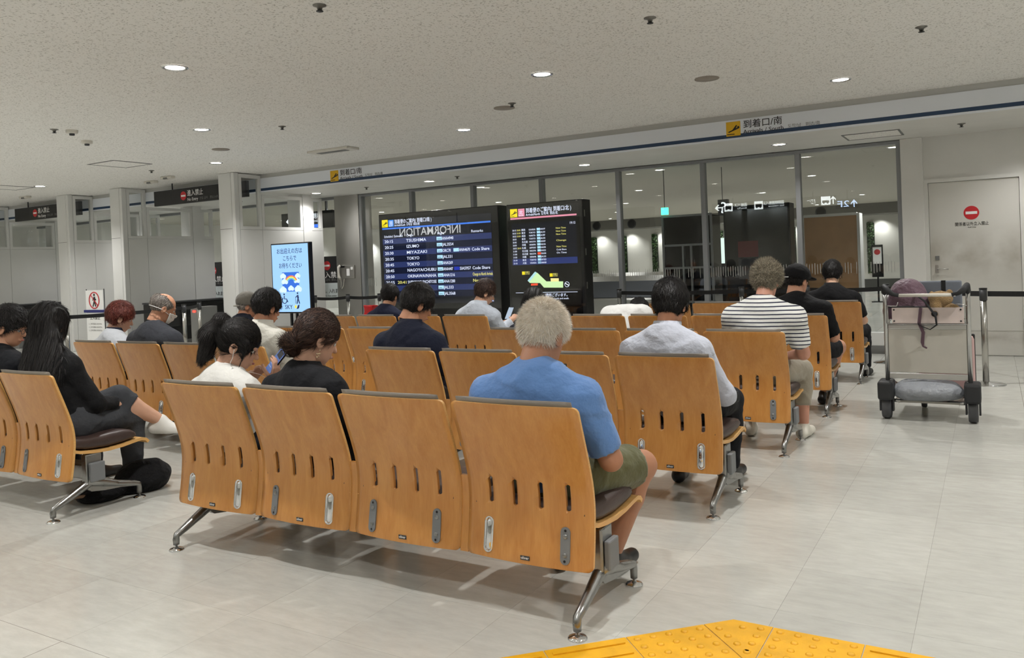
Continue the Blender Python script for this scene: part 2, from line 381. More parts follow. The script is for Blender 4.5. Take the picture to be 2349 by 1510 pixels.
# ---- glass wall: mullions, panes, rails
gw = sempty('wall_glazed', (0, YG, 0))
mull_x = [-0.96 - 1.2525 * 0] + [-2.18 - 1.28 * k for k in range(6)] + [-9.70]
mull_x = [-0.965, -2.18, -3.46, -4.74, -6.03, -7.31, -8.57, -9.70]
mm = MB().box(-0.032, 0.032, -0.05, 0.06, 0.27, SOFF - 0.045, bev=0.004).mesh('mullion', M['alu_grey'])
for x in mull_x: link('mullion', mm, gw, (x, 0, 0))
MB().box(-9.73, -0.94, -0.05, 0.06, SOFF - 0.045, SOFF - 0.008).build('head_rail', M['alu_grey'], gw)
MB().box(-9.73, -0.94, -0.06, 0.08, 0.0, 0.10).build('base_kerb', M['mid_grey'], gw)
MB().box(-9.73, -0.94, -0.05, 0.06, 0.10, 0.27, bev=0.006).build('sill_rail', M['panel_white'], gw)
fr = MB()
for a, b in zip(mull_x[1:], mull_x[:-1]):
    MB().box(a + 0.032, b - 0.032, -0.004, 0.004, 0.27, SOFF - 0.045).build('glass_pane', M['glass'], gw)
    n = int((b - a - 0.1) / 0.034); st0 = a + (b - a - n * 0.034) / 2
    for k in range(n):
        if random.random() < 0.8: fr.box(st0 + k * 0.034, st0 + k * 0.034 + 0.007, -0.0055, -0.0045, 1.02 + 0.03 * ((k * 7) % 3) / 3, 1.17 - 0.02 * ((k * 5) % 3) / 3)
stuff(fr.build('frosted_dash_band', mat('frosted dashes', (168, 168, 164), 0.7), gw))

# ---- stainless column and the glazing of the exit lanes
sc = struct(MB().box(-10.30, -9.735, YG - 0.06, YG + 0.3, 0, SOFF).build('wall_steel_column', M['steel']))
gl2 = sempty('wall_exit_glazing', (0, YG, 0))
for a, b in ((-12.2, -10.32), (-14.2, -12.26), (-16.2, -14.26), (-19.9, -16.26)):
    MB().box(a, b, -0.004, 0.004, 0.05, SOFF - 0.04).build('glass_pane', M['glass'], gl2)
    MB().box(b, b + 0.06, -0.04, 0.04, 0.0, SOFF).build('door_post', M['alu_grey'], gl2)
MB().box(-19.9, -10.3, -0.05, 0.05, SOFF - 0.05, SOFF).build('head_rail', M['alu_grey'], gl2)

# ---- wall with the staff door
wd = sempty('wall_door_side', (0, YG, 0))
MB().box(-0.945, -0.70, -0.10, 0.12, 0, SOFF, bev=0.006).build('pier', M['white_paint'], wd)
MB().box(-0.70, 0.34, -0.03, 0.12, 2.15, SOFF).build('wall_over_door', M['white_paint'], wd)
MB().box(0.34, XB, -0.03, 0.12, 0, SOFF).build('wall_panel', M['white_paint'], wd)
d1 = sempty('door_1', (-0.18, YG, 0))
MB().box(-0.52, -0.475, -0.055, 0.1, 0, 2.15).box(0.475, 0.52, -0.055, 0.1, 0, 2.15).box(-0.475, 0.475, -0.055, 0.1, 2.105, 2.15).build('door_frame', M['white_paint'], d1)
def dirty_door():
    m = mat('worn door paint', (206, 204, 197), 0.5); nt, bs = nodes(m)
    tc = nt.nodes.new('ShaderNodeTexCoord'); n = nt.nodes.new('ShaderNodeTexNoise'); n.inputs['Scale'].default_value = 3.2; n.inputs['Detail'].default_value = 6
    nt.links.new(tc.outputs['Object'], n.inputs['Vector'])
    sp = nt.nodes.new('ShaderNodeSeparateXYZ'); nt.links.new(tc.outputs['Object'], sp.inputs[0])
    # scuffs: a belt of rubbing around hand height and a band near the foot of the door
    def bump_at(c, wdt):
        a = nt.nodes.new('ShaderNodeMath'); a.operation = 'SUBTRACT'; a.inputs[1].default_value = c; nt.links.new(sp.outputs['Z'], a.inputs[0])
        b = nt.nodes.new('ShaderNodeMath'); b.operation = 'ABSOLUTE'; nt.links.new(a.outputs[0], b.inputs[0])
        c2 = nt.nodes.new('ShaderNodeMapRange'); c2.inputs[1].default_value = wdt; c2.inputs[2].default_value = 0.0; nt.links.new(b.outputs[0], c2.inputs[0]); return c2.outputs[0]
    ad = nt.nodes.new('ShaderNodeMath'); ad.operation = 'MAXIMUM'; nt.links.new(bump_at(1.2, 0.38), ad.inputs[0]); nt.links.new(bump_at(0.22, 0.09), ad.inputs[1])
    mr = nt.nodes.new('ShaderNodeMapRange'); mr.inputs[1].default_value = 0.36; mr.inputs[2].default_value = 0.66; nt.links.new(n.outputs['Fac'], mr.inputs[0])
    mu = nt.nodes.new('ShaderNodeMath'); mu.operation = 'MULTIPLY'; nt.links.new(ad.outputs[0], mu.inputs[0]); nt.links.new(mr.outputs[0], mu.inputs[1])
    mx = nt.nodes.new('ShaderNodeMix'); mx.data_type = 'RGBA'; nt.links.new(mu.outputs[0], mx.inputs[0])
    mx.inputs[6].default_value = (*lin((206, 204, 197)), 1); mx.inputs[7].default_value = (*lin((170, 165, 154)), 1); nt.links.new(mx.outputs[2], bs.inputs['Base Color']); return m
MB().box(-0.472, 0.472, -0.03, 0.02, 0.008, 2.10, bev=0.003).build('door_leaf', dirty_door(), d1)
MB().box(-0.472, 0.472, -0.0345, -0.028, 0.30, 0.93).build('kick_panel', dirty_door(), d1)
MB().box(-0.42, -0.375, -0.04, -0.03, 1.16, 1.21, bev=0.003).build('lock', M['mid_grey'], d1)
MB().box(-0.42, -0.385, -0.04, -0.03, 1.00, 1.10, bev=0.003).tube([(-0.40, -0.03, 1.05), (-0.40, -0.075, 1.05), (-0.28, -0.075, 1.05)], 0.009, 8).build('door_handle', M['steel'], d1)
def no_entry(parent, x, y, z, r, rz=0.0):
    m = MB().lathe([(r, 0.0), (r, -0.002), (0, -0.002)], (x, y, z), 32, axis='Y', smooth=False)
    o = m.build('no_entry_disc', M['red_sign'], parent)
    MB().box(x - r * 0.74, x + r * 0.74, y - 0.004, y - 0.002, z - r * 0.2, z + r * 0.2).build('white_bar', M['white_print'], parent)
no_entry(d1, -0.02, -0.031, 1.715, 0.082)
text('関係者以外立入禁止', 0.05, M['black_print'], d1, (-0.02, -0.0315, 1.565), 0.35, 0.01, 'CENTER')
text('Staff Only', 0.022, M['black_print'], d1, (-0.02, -0.0315, 1.535), None, 0.0, 'CENTER')

# ---- signs printed on the fascia
def plane_pictogram(parent, x0, y, z0, s, name='arrivals_pictogram', yel='yellow_sign', blk='black_print'):
    bg = MB().box(x0, x0 + s, y - 0.003, y, z0, z0 + s, bev=s * 0.03).build(name, M[yel], parent)
    q = lambda pts: [(x0 + a * s, z0 + b * s) for a, b in pts]
    m = MB()
    m.prism(q([(0.12, 0.30), (0.20, 0.25), (0.92, 0.50), (0.94, 0.58), (0.88, 0.66), (0.82, 0.66), (0.78, 0.55), (0.30, 0.37)]), y - 0.0045, y - 0.003, 'Y')
    m.prism(q([(0.42, 0.40), (0.66, 0.49), (0.78, 0.72), (0.70, 0.74)]), y - 0.0047, y - 0.003, 'Y')
    m.box(x0 + 0.06 * s, x0 + 0.58 * s, y - 0.0045, y - 0.003, z0 + 0.10 * s, z0 + 0.15 * s)
    m.build('landing_plane', M[blk], bg)
    return bg
for x0, lab in ((-8.77, 'arrivals sign on the fascia beside the white exit lane partitions'), (-2.62, 'arrivals sign on the fascia above the widest clear glass panes')):
    fs = thing('arrivals_sign', lab, 'sign', (x0, YF - 0.001, 2.70))
    plane_pictogram(fs, 0.0, 0.0, 0.0, 0.165)
    text('到着口/南', 0.10, M['black_print'], fs, (0.195, -0.001, 0.082), 0.43, 0.012)
    text('Arrivals / South', 0.065, M['black_print'], fs, (0.195, -0.001, 0.012), 0.45, 0.008)
    text('도착/남', 0.045, M['grey_print'], fs, (0.69, -0.001, 0.025), 0.14)
    text('到达/南', 0.045, M['grey_print'], fs, (0.88, -0.001, 0.025), 0.15)

# ================================================================ exit lane partitions
def partition(xr, yfront, wdt, label, name='wall_partition'):
    """white fin: end post, lower panels, see-through frames above; right face at x=xr"""
    p = sempty(name, (xr, yfront, 0)); wp = M['panel_white']; D1, D2, D3, D4 = YF - yfront, 1.47, 1.68, 1.95
    MB().box(-wdt, -0.075, 0, 0.09, 0, CEIL - 0.005).build('end_post', wp, p)
    MB().box(-0.072, 0, 0.0, 0.09, 0, CEIL - 0.005, bev=0.006).build('corner_post', wp, p)
    MB().box(-wdt - 0.002, -0.08, -0.002, 0.05, 2.055, 2.06).build('post_joint', M['seam'], p)
    ZB = 2.06
    for k, (a, b) in enumerate(((0.094, D1 - 0.003), (D1 + 0.003, D2), (D3, D4))):
        MB().box(-wdt, 0, a, b, 0, ZB - 0.02).build('lower_panel', wp, p)
        top = CEIL - 0.02 if k == 0 else SOFF - 0.05
        for xx in (0.0,):
            f = MB()
            f.box(xx - 0.06, xx, a, a + 0.055, ZB - 0.015, top); f.box(xx - 0.06, xx, b - 0.055, b, ZB - 0.015, top)
            f.box(xx - 0.06, xx, a + 0.055, b - 0.055, top - 0.055, top); f.box(xx - 0.06, xx, a + 0.055, b - 0.055, ZB - 0.015, ZB + 0.035)
            f.build('window_frame', wp, p)
        MB().box(-0.034, -0.026, a + 0.055, b - 0.055, ZB + 0.035, top - 0.055).build('glass_pane', M['glass_clear'], p)
    MB().box(-wdt, 0.01, D2 + 0.003, D3 - 0.003, 0, SOFF).build('inner_post', wp, p)
    return p
partition(-10.30, 8.93, 0.36, '')
partition(-13.28, 9.0, 0.34, '')
partition(-14.88, 8.98, 0.36, '')
partition(-17.85, 8.98, 0.36, '')

# no-entry boards hanging in the lanes
for xa, xb, lab in ((-12.70, -10.36, 'long black no entry board hanging left of the partition beside the blue screen'), (-17.15, -14.92, 'long black no entry board hanging between the two far exit partitions')):
    s = thing('no_entry_board', lab, 'sign', ((xa + xb) / 2, 9.26, 2.58)); hw = (xb - xa) / 2
    MB().box(-hw, hw, -0.03, 0.03, 0, 0.26, bev=0.004).build('board', M['sign_black'], s)
    MB().tube([(-hw * 0.6, 0, 0.26), (-hw * 0.6, 0, 0.37)], 0.012, 8).build('hanger', M['dark_grey'], s); MB().tube([(hw * 0.6, 0, 0.26), (hw * 0.6, 0, 0.37)], 0.012, 8).build('hanger', M['dark_grey'], s)
    no_entry(s, -0.38, -0.031, 0.13, 0.075)
    text('進入禁止', 0.115, M['white_print'], s, (-0.28, -0.032, 0.125), 0.40, 0.01)
    text('No Entry', 0.075, M['white_print'], s, (-0.28, -0.032, 0.035), 0.27, 0.006)
    text('진입 금지', 0.05, M['grey_print'], s, (0.03, -0.032, 0.042), 0.2)
    text('禁止入内', 0.05, M['grey_print'], s, (0.29, -0.032, 0.042), 0.2)

# no-entry films on the lane glass
for x, lab in ((-10.52, 'black no entry film on the glass beside the stainless steel column'), (-13.62, 'black no entry film on the glass between the exit lane partitions')):
    s = thing('door_film', lab, 'sign', (x, YG - 0.012, 0.8))
    MB().box(-0.34, 0.34, -0.003, 0.0, 0.30, 0.79).build('black_film', M['sign_black'], s)
    MB().box(-0.34, 0.34, -0.003, 0.0, 0.0, 0.30).build('pale_film', mat('pale film', (196, 204, 204), 0.5), s)
    no_entry(s, -0.06, -0.004, 0.62, 0.085)
    text('進入禁止', 0.13, M['white_print'], s, (0.02, -0.005, 0.40), 0.56, 0.01, 'CENTER')
    text('진입 금지  禁止入内', 0.05, M['grey_print'], s, (0.02, -0.005, 0.34), 0.5, 0.0, 'CENTER')
    text('この先、入れません', 0.09, M['black_print'], s, (0.0, -0.005, 0.12), 0.66, 0.008, 'CENTER')
    text('Do not enter', 0.04, M['black_print'], s, (0.0, -0.005, 0.05), 0.3, 0.0, 'CENTER')

# security gates standing in the lanes
led = emat('blue led', (70, 70, 255), 6.0, False)
for gx, y0_, y1_, lab in ((-12.62, 8.95, 10.55, 'low black security gate in the lane behind the balding man'), (-17.1, 9.1, 10.5, 'low black security gate behind the long haired woman')):
    g = thing('security_gate', lab, 'gate', (gx, (y0_ + y1_) / 2, 0)); hl = (y1_ - y0_) / 2
    MB().box(-0.12, 0.12, -hl, hl, 0.20, 0.865, bev=0.01).build('gate_body', M['black'], g)
    MB().box(0.12, 0.127, -hl + 0.1, hl - 0.1, 0.45, 0.80).build('dark_glass', M['black_gloss'], g)
    MB().box(-0.15, 0.15, -hl, hl, 0.865, 0.895, bev=0.006).build('gate_top', M['dark_grey'], g)
    MB().box(-0.151, 0.151, hl - 0.05, hl + 0.002, 0.87, 0.89).build('indicator', led, g)
    MB().box(-0.13, 0.13, -hl, hl, 0.0, 0.20).build('plinth', M['mid_grey'], g)
pg = thing('gate_pedestal', 'grey gate pedestal with a glowing red lamp beside the partition', 'gate', (-11.75, 9.42, 0))
MB().box(-0.1, 0.1, -0.2, 0.2, 0, 0.80, bev=0.01).build('pedestal', mat('pedestal grey', (150, 150, 148), 0.4, 0.6), pg)
MB().box(-0.03, 0.03, -0.21, -0.2, 0.71, 0.74).build('red_lamp', emat('red lamp', (255, 40, 30), 6, False), pg)

# ---- ceiling fittings
ring = MB().lathe([(0.098, 0.0), (0.098, -0.007), (0.088, -0.009), (0.072, -0.004)], (0, 0, 0), 24, caps=False).mesh('trim_ring', M['reflector'])
bulb = MB().lathe([(0.073, -0.0035), (0.0, -0.0035)], (0, 0, 0), 20, caps=False).mesh('lamp_face', M['lamp'])
def downlight(x, y, z, watts, label, group, angle=2.25):
    t = thing('downlight', label, 'downlight', (x, y, z - 0.001), 0, group)
    link('trim_ring', ring, t); link('lamp_face', bulb, t)
    spot_lamp('lamp_light', (0, 0, -0.02), watts, angle, 0.8, 0.045, t)
for x, y in LAMPS_MAIN: downlight(x, y, CEIL, W_MAIN, 'round recessed downlight in the speckled white main ceiling', 'downlights of the main ceiling')
for x, y in LAMPS_SOFFIT: downlight(x, y, SOFF, W_SOFFIT, 'round recessed downlight in the low soffit before the glass', 'downlights of the soffit', 2.4)
for x, y in LAMPS_HALL: downlight(x, y, HALL_CEIL, W_HALL, 'round downlight in the hall ceiling behind the glass wall', 'downlights of the baggage hall')
sp = MB().lathe([(0.11, 0.0), (0.11, -0.008), (0.0, -0.012)], (0, 0, 0), 28, caps=False).mesh('ceiling_speaker', M['disc_grey'])
for x, y in ((-2.2, 7.38), (-4.32, 7.31), (-8.52, 7.2), (-8.7, 3.6)):
    tag(link('ceiling_speaker', sp, None, (x, y, CEIL)), 'flat round brownish disc on the main ceiling', 'ceiling disc', 'round discs of the ceiling')
def sprinkler(x, y, z, lab, grp):
    t = thing('sprinkler', lab, 'sprinkler', (x, y, z), 0, grp)
    MB().lathe([(0.042, 0), (0.042, -0.004), (0.018, -0.012), (0.014, -0.03), (0, -0.03)], seg=14, caps=False).build('cup', M['sprinkler'], t)
    MB().lathe([(0.022, -0.036), (0.022, -0.039), (0, -0.039)], seg=12).tube([(0, 0, -0.03), (0, 0, -0.037)], 0.006, 6).build('deflector', M['screw'], t)
for x, y in ((-3.48, 3.73), (-1.94, 5.26), (-0.4, 6.75), (-4.14, 7.16), (-6.73, 6.54), (-10.9, 7.9), (-8.55, 5.05)): sprinkler(x, y, CEIL, 'small metal sprinkler in the speckled main ceiling', 'sprinklers of the main ceiling')
for x, y in ((-6.9, 10.2), (-0.25, 10.3), (-8.8, 10.35)): sprinkler(x, y, SOFF, 'small metal sprinkler under the low soffit', 'sprinklers of the soffit')
for x, y in ((-8.48, 5.2), (-9.01, 5.7)):
    t = thing('smoke_detector', 'off white smoke detector with a dark sensor below the ceiling', 'smoke detector', (x, y, CEIL), 0, 'smoke detectors')
    MB().lathe([(0.06, 0), (0.06, -0.028), (0.055, -0.034), (0.03, -0.036), (0, -0.036)], seg=20, caps=False).build('base', M['detector'], t)
    MB().lathe([(0.028, -0.036), (0.026, -0.056), (0, -0.058)], seg=16, caps=False).build('sensor', M['dark_grey'], t)
def hatch(x0, x1, y0, y1, z, lab):
    t = thing('ceiling_hatch', lab, 'access hatch', ((x0 + x1) / 2, (y0 + y1) / 2, z)); a, b = (x1 - x0) / 2, (y1 - y0) / 2
    f = MB(); e = 0.022
    f.box(-a, a, -b, -b + e, -0.006, 0); f.box(-a, a, b - e, b, -0.006, 0); f.box(-a, -a + e, -b + e, b - e, -0.006, 0); f.box(a - e, a, -b + e, b - e, -0.006, 0)
    f.build('hatch_frame', M['mid_grey'], t); MB().box(-a + e, a - e, -b + e, b - e, -0.003, 0.0).build('hatch_panel', M['ceiling'], t)
hatch(-10.85, -10.25, 6.85, 7.45, CEIL, 'square access hatch in the ceiling near the exit lanes')
hatch(-14.6, -14.0, 7.3, 7.9, CEIL, 'square access hatch in the ceiling farthest from the door')
hatch(-1.48, -0.86, 10.2, 10.75, SOFF, 'square access hatch in the soffit beside the staff door')
el = thing('ceiling_air_vent', 'flat white air vent box on the ceiling before the arrivals sign', 'air vent', (-7.57, 8.25, CEIL))
MB().box(-0.36, 0.36, -0.12, 0.12, -0.03, 0, bev=0.006).build('casing', M['detector'], el); MB().box(-0.25, 0.25, -0.05, 0.05, -0.034, -0.03).build('slot', M['mid_grey'], el)
for x, y in ((-11.4, 8.55), (-12.1, 8.75), (-15.6, 8.6)):
    t = thing('lane_sensor', 'small white sensor box under the ceiling at the exit lanes', 'sensor', (x, y, CEIL), 0, 'lane sensors')
    MB().box(-0.13, 0.13, -0.05, 0.05, -0.045, 0, bev=0.012).build('sensor_case', M['detector'], t); MB().box(-0.05, 0.05, -0.051, -0.02, -0.047, -0.02).build('lens', M['mid_grey'], t)

# ================================================================ benches
# local frame: origin on the floor at the right rear foot; sitters face +y
PITCH = 0.58
def back_profile(z):
    pts = [(0.203, 0.080), (0.30, 0.098), (0.42, 0.112), (0.50, 0.106), (0.58, 0.084), (0.66, 0.056), (0.74, 0.027), (0.815, 0.0)]
    zs = [p[0] for p in pts]; ys = [p[1] for p in pts]
    return float(np.interp(z, zs, ys))
def sm_profile(z): return sum(back_profile(z + d) for d in (-0.03, -0.015, 0, 0.015, 0.03)) / 5
HW = 0.272
def bow(x): return 0.020 * (x / HW) ** 2 - 0.012
def panel_mesh():
    ze = [0.022 * (1 - math.cos(k * PI / 12)) for k in range(6)]; zl_ = [0.203 + e for e in ze] + list(np.linspace(0.225, 0.793, 27)) + [0.815 - e for e in ze[::-1]]
    nx, nz = 20, len(zl_) - 1; v = []; f = []
    th = 0.013
    def pt(i, j, s):
        u = -1 + 2 * i / nx; z = zl_[j]
        x = u * HW
        r = 0.022                                                   # rounded corners
        for zc, sgn in ((0.203 + r, -1), (0.815 - r, 1)):
            if (z - zc) * sgn > 0:
                lim = HW - r + math.sqrt(max(0, r * r - min(r, abs(z - zc)) ** 2)); x = u * lim
        y = sm_profile(z) + bow(x) + s * th
        return (x, y, z)
    for s in (0, 1):
        for j in range(nz + 1):
            for i in range(nx + 1): v.append(pt(i, j, s))
    N = (nx + 1) * (nz + 1)
    for j in range(nz):
        for i in range(nx):
            a = j * (nx + 1) + i; f.append((a, a + 1, a + nx + 2, a + nx + 1)); f.append((a + N, a + N + nx + 1, a + N + nx + 2, a + N + 1))
    edge = [i for i in range(nx + 1)] + [(j + 1) * (nx + 1) + nx for j in range(nz)] + [nz * (nx + 1) + i for i in range(nx - 1, -1, -1)] + [j * (nx + 1) for j in range(nz - 1, 0, -1)]
    fe = [(edge[k], edge[k] + N, edge[(k + 1) % len(edge)] + N, edge[(k + 1) % len(edge)]) for k in range(len(edge))]
    b = MB(); b.add(v, f, 0, True); b.f += fe; b.m += [1] * len(fe); b.sm += [False] * len(fe)
    me = b.mesh('back_panel', [M['wood'], M['wood_edge']])
    ob = link('tmp', me)
    c = MB()
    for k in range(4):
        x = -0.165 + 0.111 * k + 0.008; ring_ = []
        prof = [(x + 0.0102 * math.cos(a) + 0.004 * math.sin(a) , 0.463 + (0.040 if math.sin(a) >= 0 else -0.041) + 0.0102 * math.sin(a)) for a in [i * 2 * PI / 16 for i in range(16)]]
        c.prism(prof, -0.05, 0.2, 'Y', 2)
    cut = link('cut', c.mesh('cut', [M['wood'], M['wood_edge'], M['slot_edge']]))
    bo = ob.modifiers.new('b', 'BOOLEAN'); bo.operation = 'DIFFERENCE'; bo.object = cut; bo.solver = 'EXACT'
    dgp = bpy.context.evaluated_depsgraph_get(); res = bpy.data.meshes.new_from_object(ob.evaluated_get(dgp)); res.name = 'back_panel'
    bpy.data.objects.remove(ob); bpy.data.objects.remove(cut)
    return res
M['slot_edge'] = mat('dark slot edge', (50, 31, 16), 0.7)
PANEL = panel_mesh()
def sweep_x(prof, x0, x1, nx=6, crown=0.0, mi=0):
    """closed (y,z) profile swept along x with end rounding"""
    m = MB(); n = len(prof); cy = sum(p[0] for p in prof) / n; cz = sum(p[1] for p in prof) / n; v = []
    us = [-1, -0.97, -0.9, -0.6, 0, 0.6, 0.9, 0.97, 1]
    for u in us:
        s = 1 - crown * (1 if abs(u) == 1 else (0.35 if abs(u) == 0.97 else (0.08 if abs(u) == 0.9 else 0)))
        x = (x0 + x1) / 2 + u * (x1 - x0) / 2
        v += [(x, cy + (p[0] - cy) * (1 - (1 - s) * 0.25), cz + (p[1] - cz) * s) for p in prof]
    f = [(i * n + k, i * n + (k + 1) % n, (i + 1) * n + (k + 1) % n, (i + 1) * n + k) for i in range(len(us) - 1) for k in range(n)]
    f += [tuple(range(n - 1, -1, -1)), tuple((len(us) - 1) * n + k for k in range(n))]
    return m.add(v, f, mi, True)
# seat plywood: a sheet that dips, rises and rolls over at the front
ply = [(0.115, 0.372), (0.16, 0.356), (0.24, 0.344), (0.33, 0.338), (0.42, 0.342), (0.50, 0.352), (0.545, 0.356), (0.575, 0.348), (0.592, 0.330)]
def thick(path, t):
    top = []; bot = []
    for i, p in enumerate(path):
        a = path[max(0, i - 1)]; b = path[min(len(path) - 1, i + 1)]; d = Vector((b[0] - a[0], b[1] - a[1])).normalized(); n_ = Vector((-d.y, d.x))
        top.append((p[0] + n_.x * t / 2, p[1] + n_.y * t / 2)); bot.append((p[0] - n_.x * t / 2, p[1] - n_.y * t / 2))
    return top, bot
pt_, pb_ = thick(ply, 0.017)
def ply_mesh():
    m = MB(); hw = 0.268; n = len(pt_)
    for pr, fl_ in ((pt_, 0), (pb_, 1)):
        v = [(x, p[0], p[1]) for p in pr for x in (-hw, hw)]; m.add(v, [((2 * i, 2 * i + 1, 2 * i + 3, 2 * i + 2) if fl_ else (2 * i, 2 * i + 2, 2 * i + 3, 2 * i + 1)) for i in range(n - 1)], 0, True)
    for x in (-hw, hw):
        v = [(x, *p) for p in pt_] + [(x, *p) for p in pb_]; m.add(v, [(i, i + 1, i + 1 + n, i + n) for i in range(n - 1)], 1)
    for i in (0, n - 1): m.add([(-hw, *pt_[i]), (hw, *pt_[i]), (hw, *pb_[i]), (-hw, *pb_[i])], [(0, 1, 2, 3)], 1)
    return m.mesh('seat_shell', [M['wood_edge'], M['wood_edge']])
SHELL = ply_mesh()
cush = [(0.118, 0.384), (0.20, 0.360), (0.33, 0.349), (0.45, 0.357), (0.508, 0.366), (0.528, 0.380), (0.522, 0.402), (0.495, 0.421), (0.44, 0.432), (0.36, 0.432), (0.26, 0.427), (0.17, 0.432), (0.128, 0.440), (0.112, 0.425), (0.110, 0.40)]
CUSH = sweep_x(cush, -0.262, 0.262, crown=0.5).mesh('seat_cushion', M['leather'])
def back_pad_mesh():
    m = MB(); zs = np.linspace(0.535, 0.834, 13); xs = np.linspace(-1, 1, 13); v = []; n = len(xs)
    for s in (0, 1):
        for z in zs:
            for u in xs:
                x = u * 0.247; e = min(1, (1 - abs(u)) * 9 + 0.15) * min(1, (0.834 - z) * 40 + 0.45) * min(1, (z - 0.535) * 30 + 0.2)
                v.append((x, sm_profile(min(z, 0.80)) + (z > 0.80) * (-(z - 0.80) * 0.36) + bow(x) + 0.0135 + s * 0.03 * e + (0 if s else 0), z))
    N = n * len(zs); f = []
    for j in range(len(zs) - 1):
        for i in range(n - 1):
            a = j * n + i; f.append((a, a + 1, a + n + 1, a + n)); f.append((a + N, a + N + n, a + N + n + 1, a + N + 1))
    L = len(zs); edge = list(range(n)) + [(j + 1) * n + n - 1 for j in range(L - 1)] + [(L - 1) * n + i for i in range(n - 2, -1, -1)] + [j * n for j in range(L - 2, 0, -1)]
    f += [(edge[k], edge[k] + N, edge[(k + 1) % len(edge)] + N, edge[(k + 1) % len(edge)]) for k in range(len(edge))]
    return m.add(v, f, 0, True).mesh('back_pad', M['pad_grey'])
PAD = back_pad_mesh()
def capsule_poly(cx, cz, w, h, n=8):
    r = w / 2; a = [(cx + r * math.cos(t), cz + h / 2 - r + r * math.sin(t)) for t in [PI * k / n for k in range(n + 1)]]
    return a + [(cx + r * math.cos(t), cz - h / 2 + r + r * math.sin(t)) for t in [PI + PI * k / n for k in range(n + 1)]]
def plate_mesh():
    m = MB(); m.prism(capsule_poly(0, 0, 0.038, 0.135), -0.004, 0.004, 'Y')
    return m.mesh('bracket_plate', M['plate_grey'])
PLATE = plate_mesh()
SCREW = MB().lathe([(0.0085, -0.006), (0.0085, -0.003), (0, -0.003)], axis='Y', seg=12).lathe([(0.0085, -0.006), (0.006, -0.0075), (0, -0.0075)], axis='Y', seg=12, caps=False).mesh('screw', M['cast_alu'])
HOLE = MB().lathe([(0.005, -0.0046), (0, -0.0046)], axis='Y', seg=10, caps=False).mesh('screw_hole', M['black'])
def bezel_mesh():
    m = MB(); o = capsule_poly(0, 0, 0.042, 0.138); i = capsule_poly(0, 0, 0.030, 0.126); i2 = capsule_poly(0, 0, 0.026, 0.122); n = len(o)
    v = [(p[0], 0.0, p[1]) for p in o] + [(p[0], -0.006, p[1]) for p in capsule_poly(0, 0, 0.039, 0.135)] + [(p[0], -0.006, p[1]) for p in i] + [(p[0], 0.004, p[1]) for p in i2]
    f = [(a * n + k, a * n + (k + 1) % n, (a + 1) * n + (k + 1) % n, (a + 1) * n + k) for a in range(3) for k in range(n)]
    m.add(v, f, 0, True); return m.mesh('chrome_bezel', M['chrome'])
BEZEL = bezel_mesh()
def dish_mesh():
    m = MB(); hh = 0.122; v = []; f = []; nx = 7
    for j, zz in enumerate((-hh / 2, -hh / 2 + 0.012, hh / 2 - 0.012, hh / 2)):
        for k in range(nx):
            u = -1 + 2 * k / (nx - 1); w_ = 0.0145 if 0 < j < 3 else 0.007; v.append((u * w_, 0.0035 - 0.007 * (1 - u * u) * (1 if 0 < j < 3 else 0), zz))
    for j in range(3):
        for k in range(nx - 1): f.append((j * nx + k, j * nx + k + 1, (j + 1) * nx + k + 1, (j + 1) * nx + k))
    return m.add(v, f, 0, True).mesh('chrome_inlay', M['chrome'])
DISH = dish_mesh()
NAMEPLATE = MB().box(-0.02, 0.02, -0.003, 0.0, -0.0085, 0.0085, bev=0.002).mesh('maker_plate', M['dark_grey'])
MAKER = text_mesh('oliver', 0.015, M['white_print'], 0.0003, 0.02, 'CENTER')
STRIP = MB()
_z = np.linspace(0.203, 0.50, 10); _v = [(x, sm_profile(z) + 0.012 + d, z) for z in _z for x in (-0.019, 0.019) for d in (0, 0.016)]
_f = []
for j in range(9):
    a = j * 4
    for p, q in ((0, 2), (2, 3), (3, 1), (1, 0)): _f.append((a + p, a + q, a + 4 + q, a + 4 + p))
STRIP.add(_v, _f + [(0, 1, 3, 2), (36, 38, 39, 37)]); STRIP = STRIP.mesh('joint_strip', M['wood'])
def leg_mesh():
    m = MB()
    m.tube([(0, 0.255, 0.190), (0, 0.175, 0.150), (0, 0.05, 0.092), (0, 0.004, 0.073), (0, 0, 0.052), (0, 0, 0.028)], [0.030, 0.024, 0.018, 0.016, 0.0165, 0.015], 12)
    m.tube([(0, 0.20, 0.185), (0, 0.28, 0.160), (0, 0.40, 0.117), (0, 0.505, 0.092), (0, 0.528, 0.083), (0, 0.530, 0.06), (0, 0.530, 0.028)], [0.034, 0.030, 0.020, 0.0165, 0.016, 0.0155, 0.0145], 12)
    m.box(-0.022, 0.022, 0.185, 0.285, 0.155, 0.335, bev=0.008)
    m.prism([(0.19, 0.20), (0.30, 0.185), (0.36, 0.150), (0.50, 0.112), (0.53, 0.098), (0.52, 0.080), (0.40, 0.098), (0.30, 0.105), (0.22, 0.118), (0.18, 0.15)], -0.014, 0.014, 'X')
    return m.mesh('leg', M['cast_alu'])
LEG = leg_mesh()
FOOT = MB().lathe([(0.036, 0.0), (0.036, 0.004), (0.030, 0.010), (0.012, 0.016), (0.006, 0.018), (0.006, 0.034), (0, 0.034)], seg=24).mesh('foot_disc', M['chrome'])
ENDCAP = MB().box(-0.012, 0.012, 0.20, 0.29, 0.175, 0.285, bev=0.006).mesh('beam_cap', M['plate_grey'])
BRACKET = MB().box(-0.03, 0.03, 0.15, 0.40, 0.30, 0.333, bev=0.006).mesh('seat_bracket', M['cast_alu'])
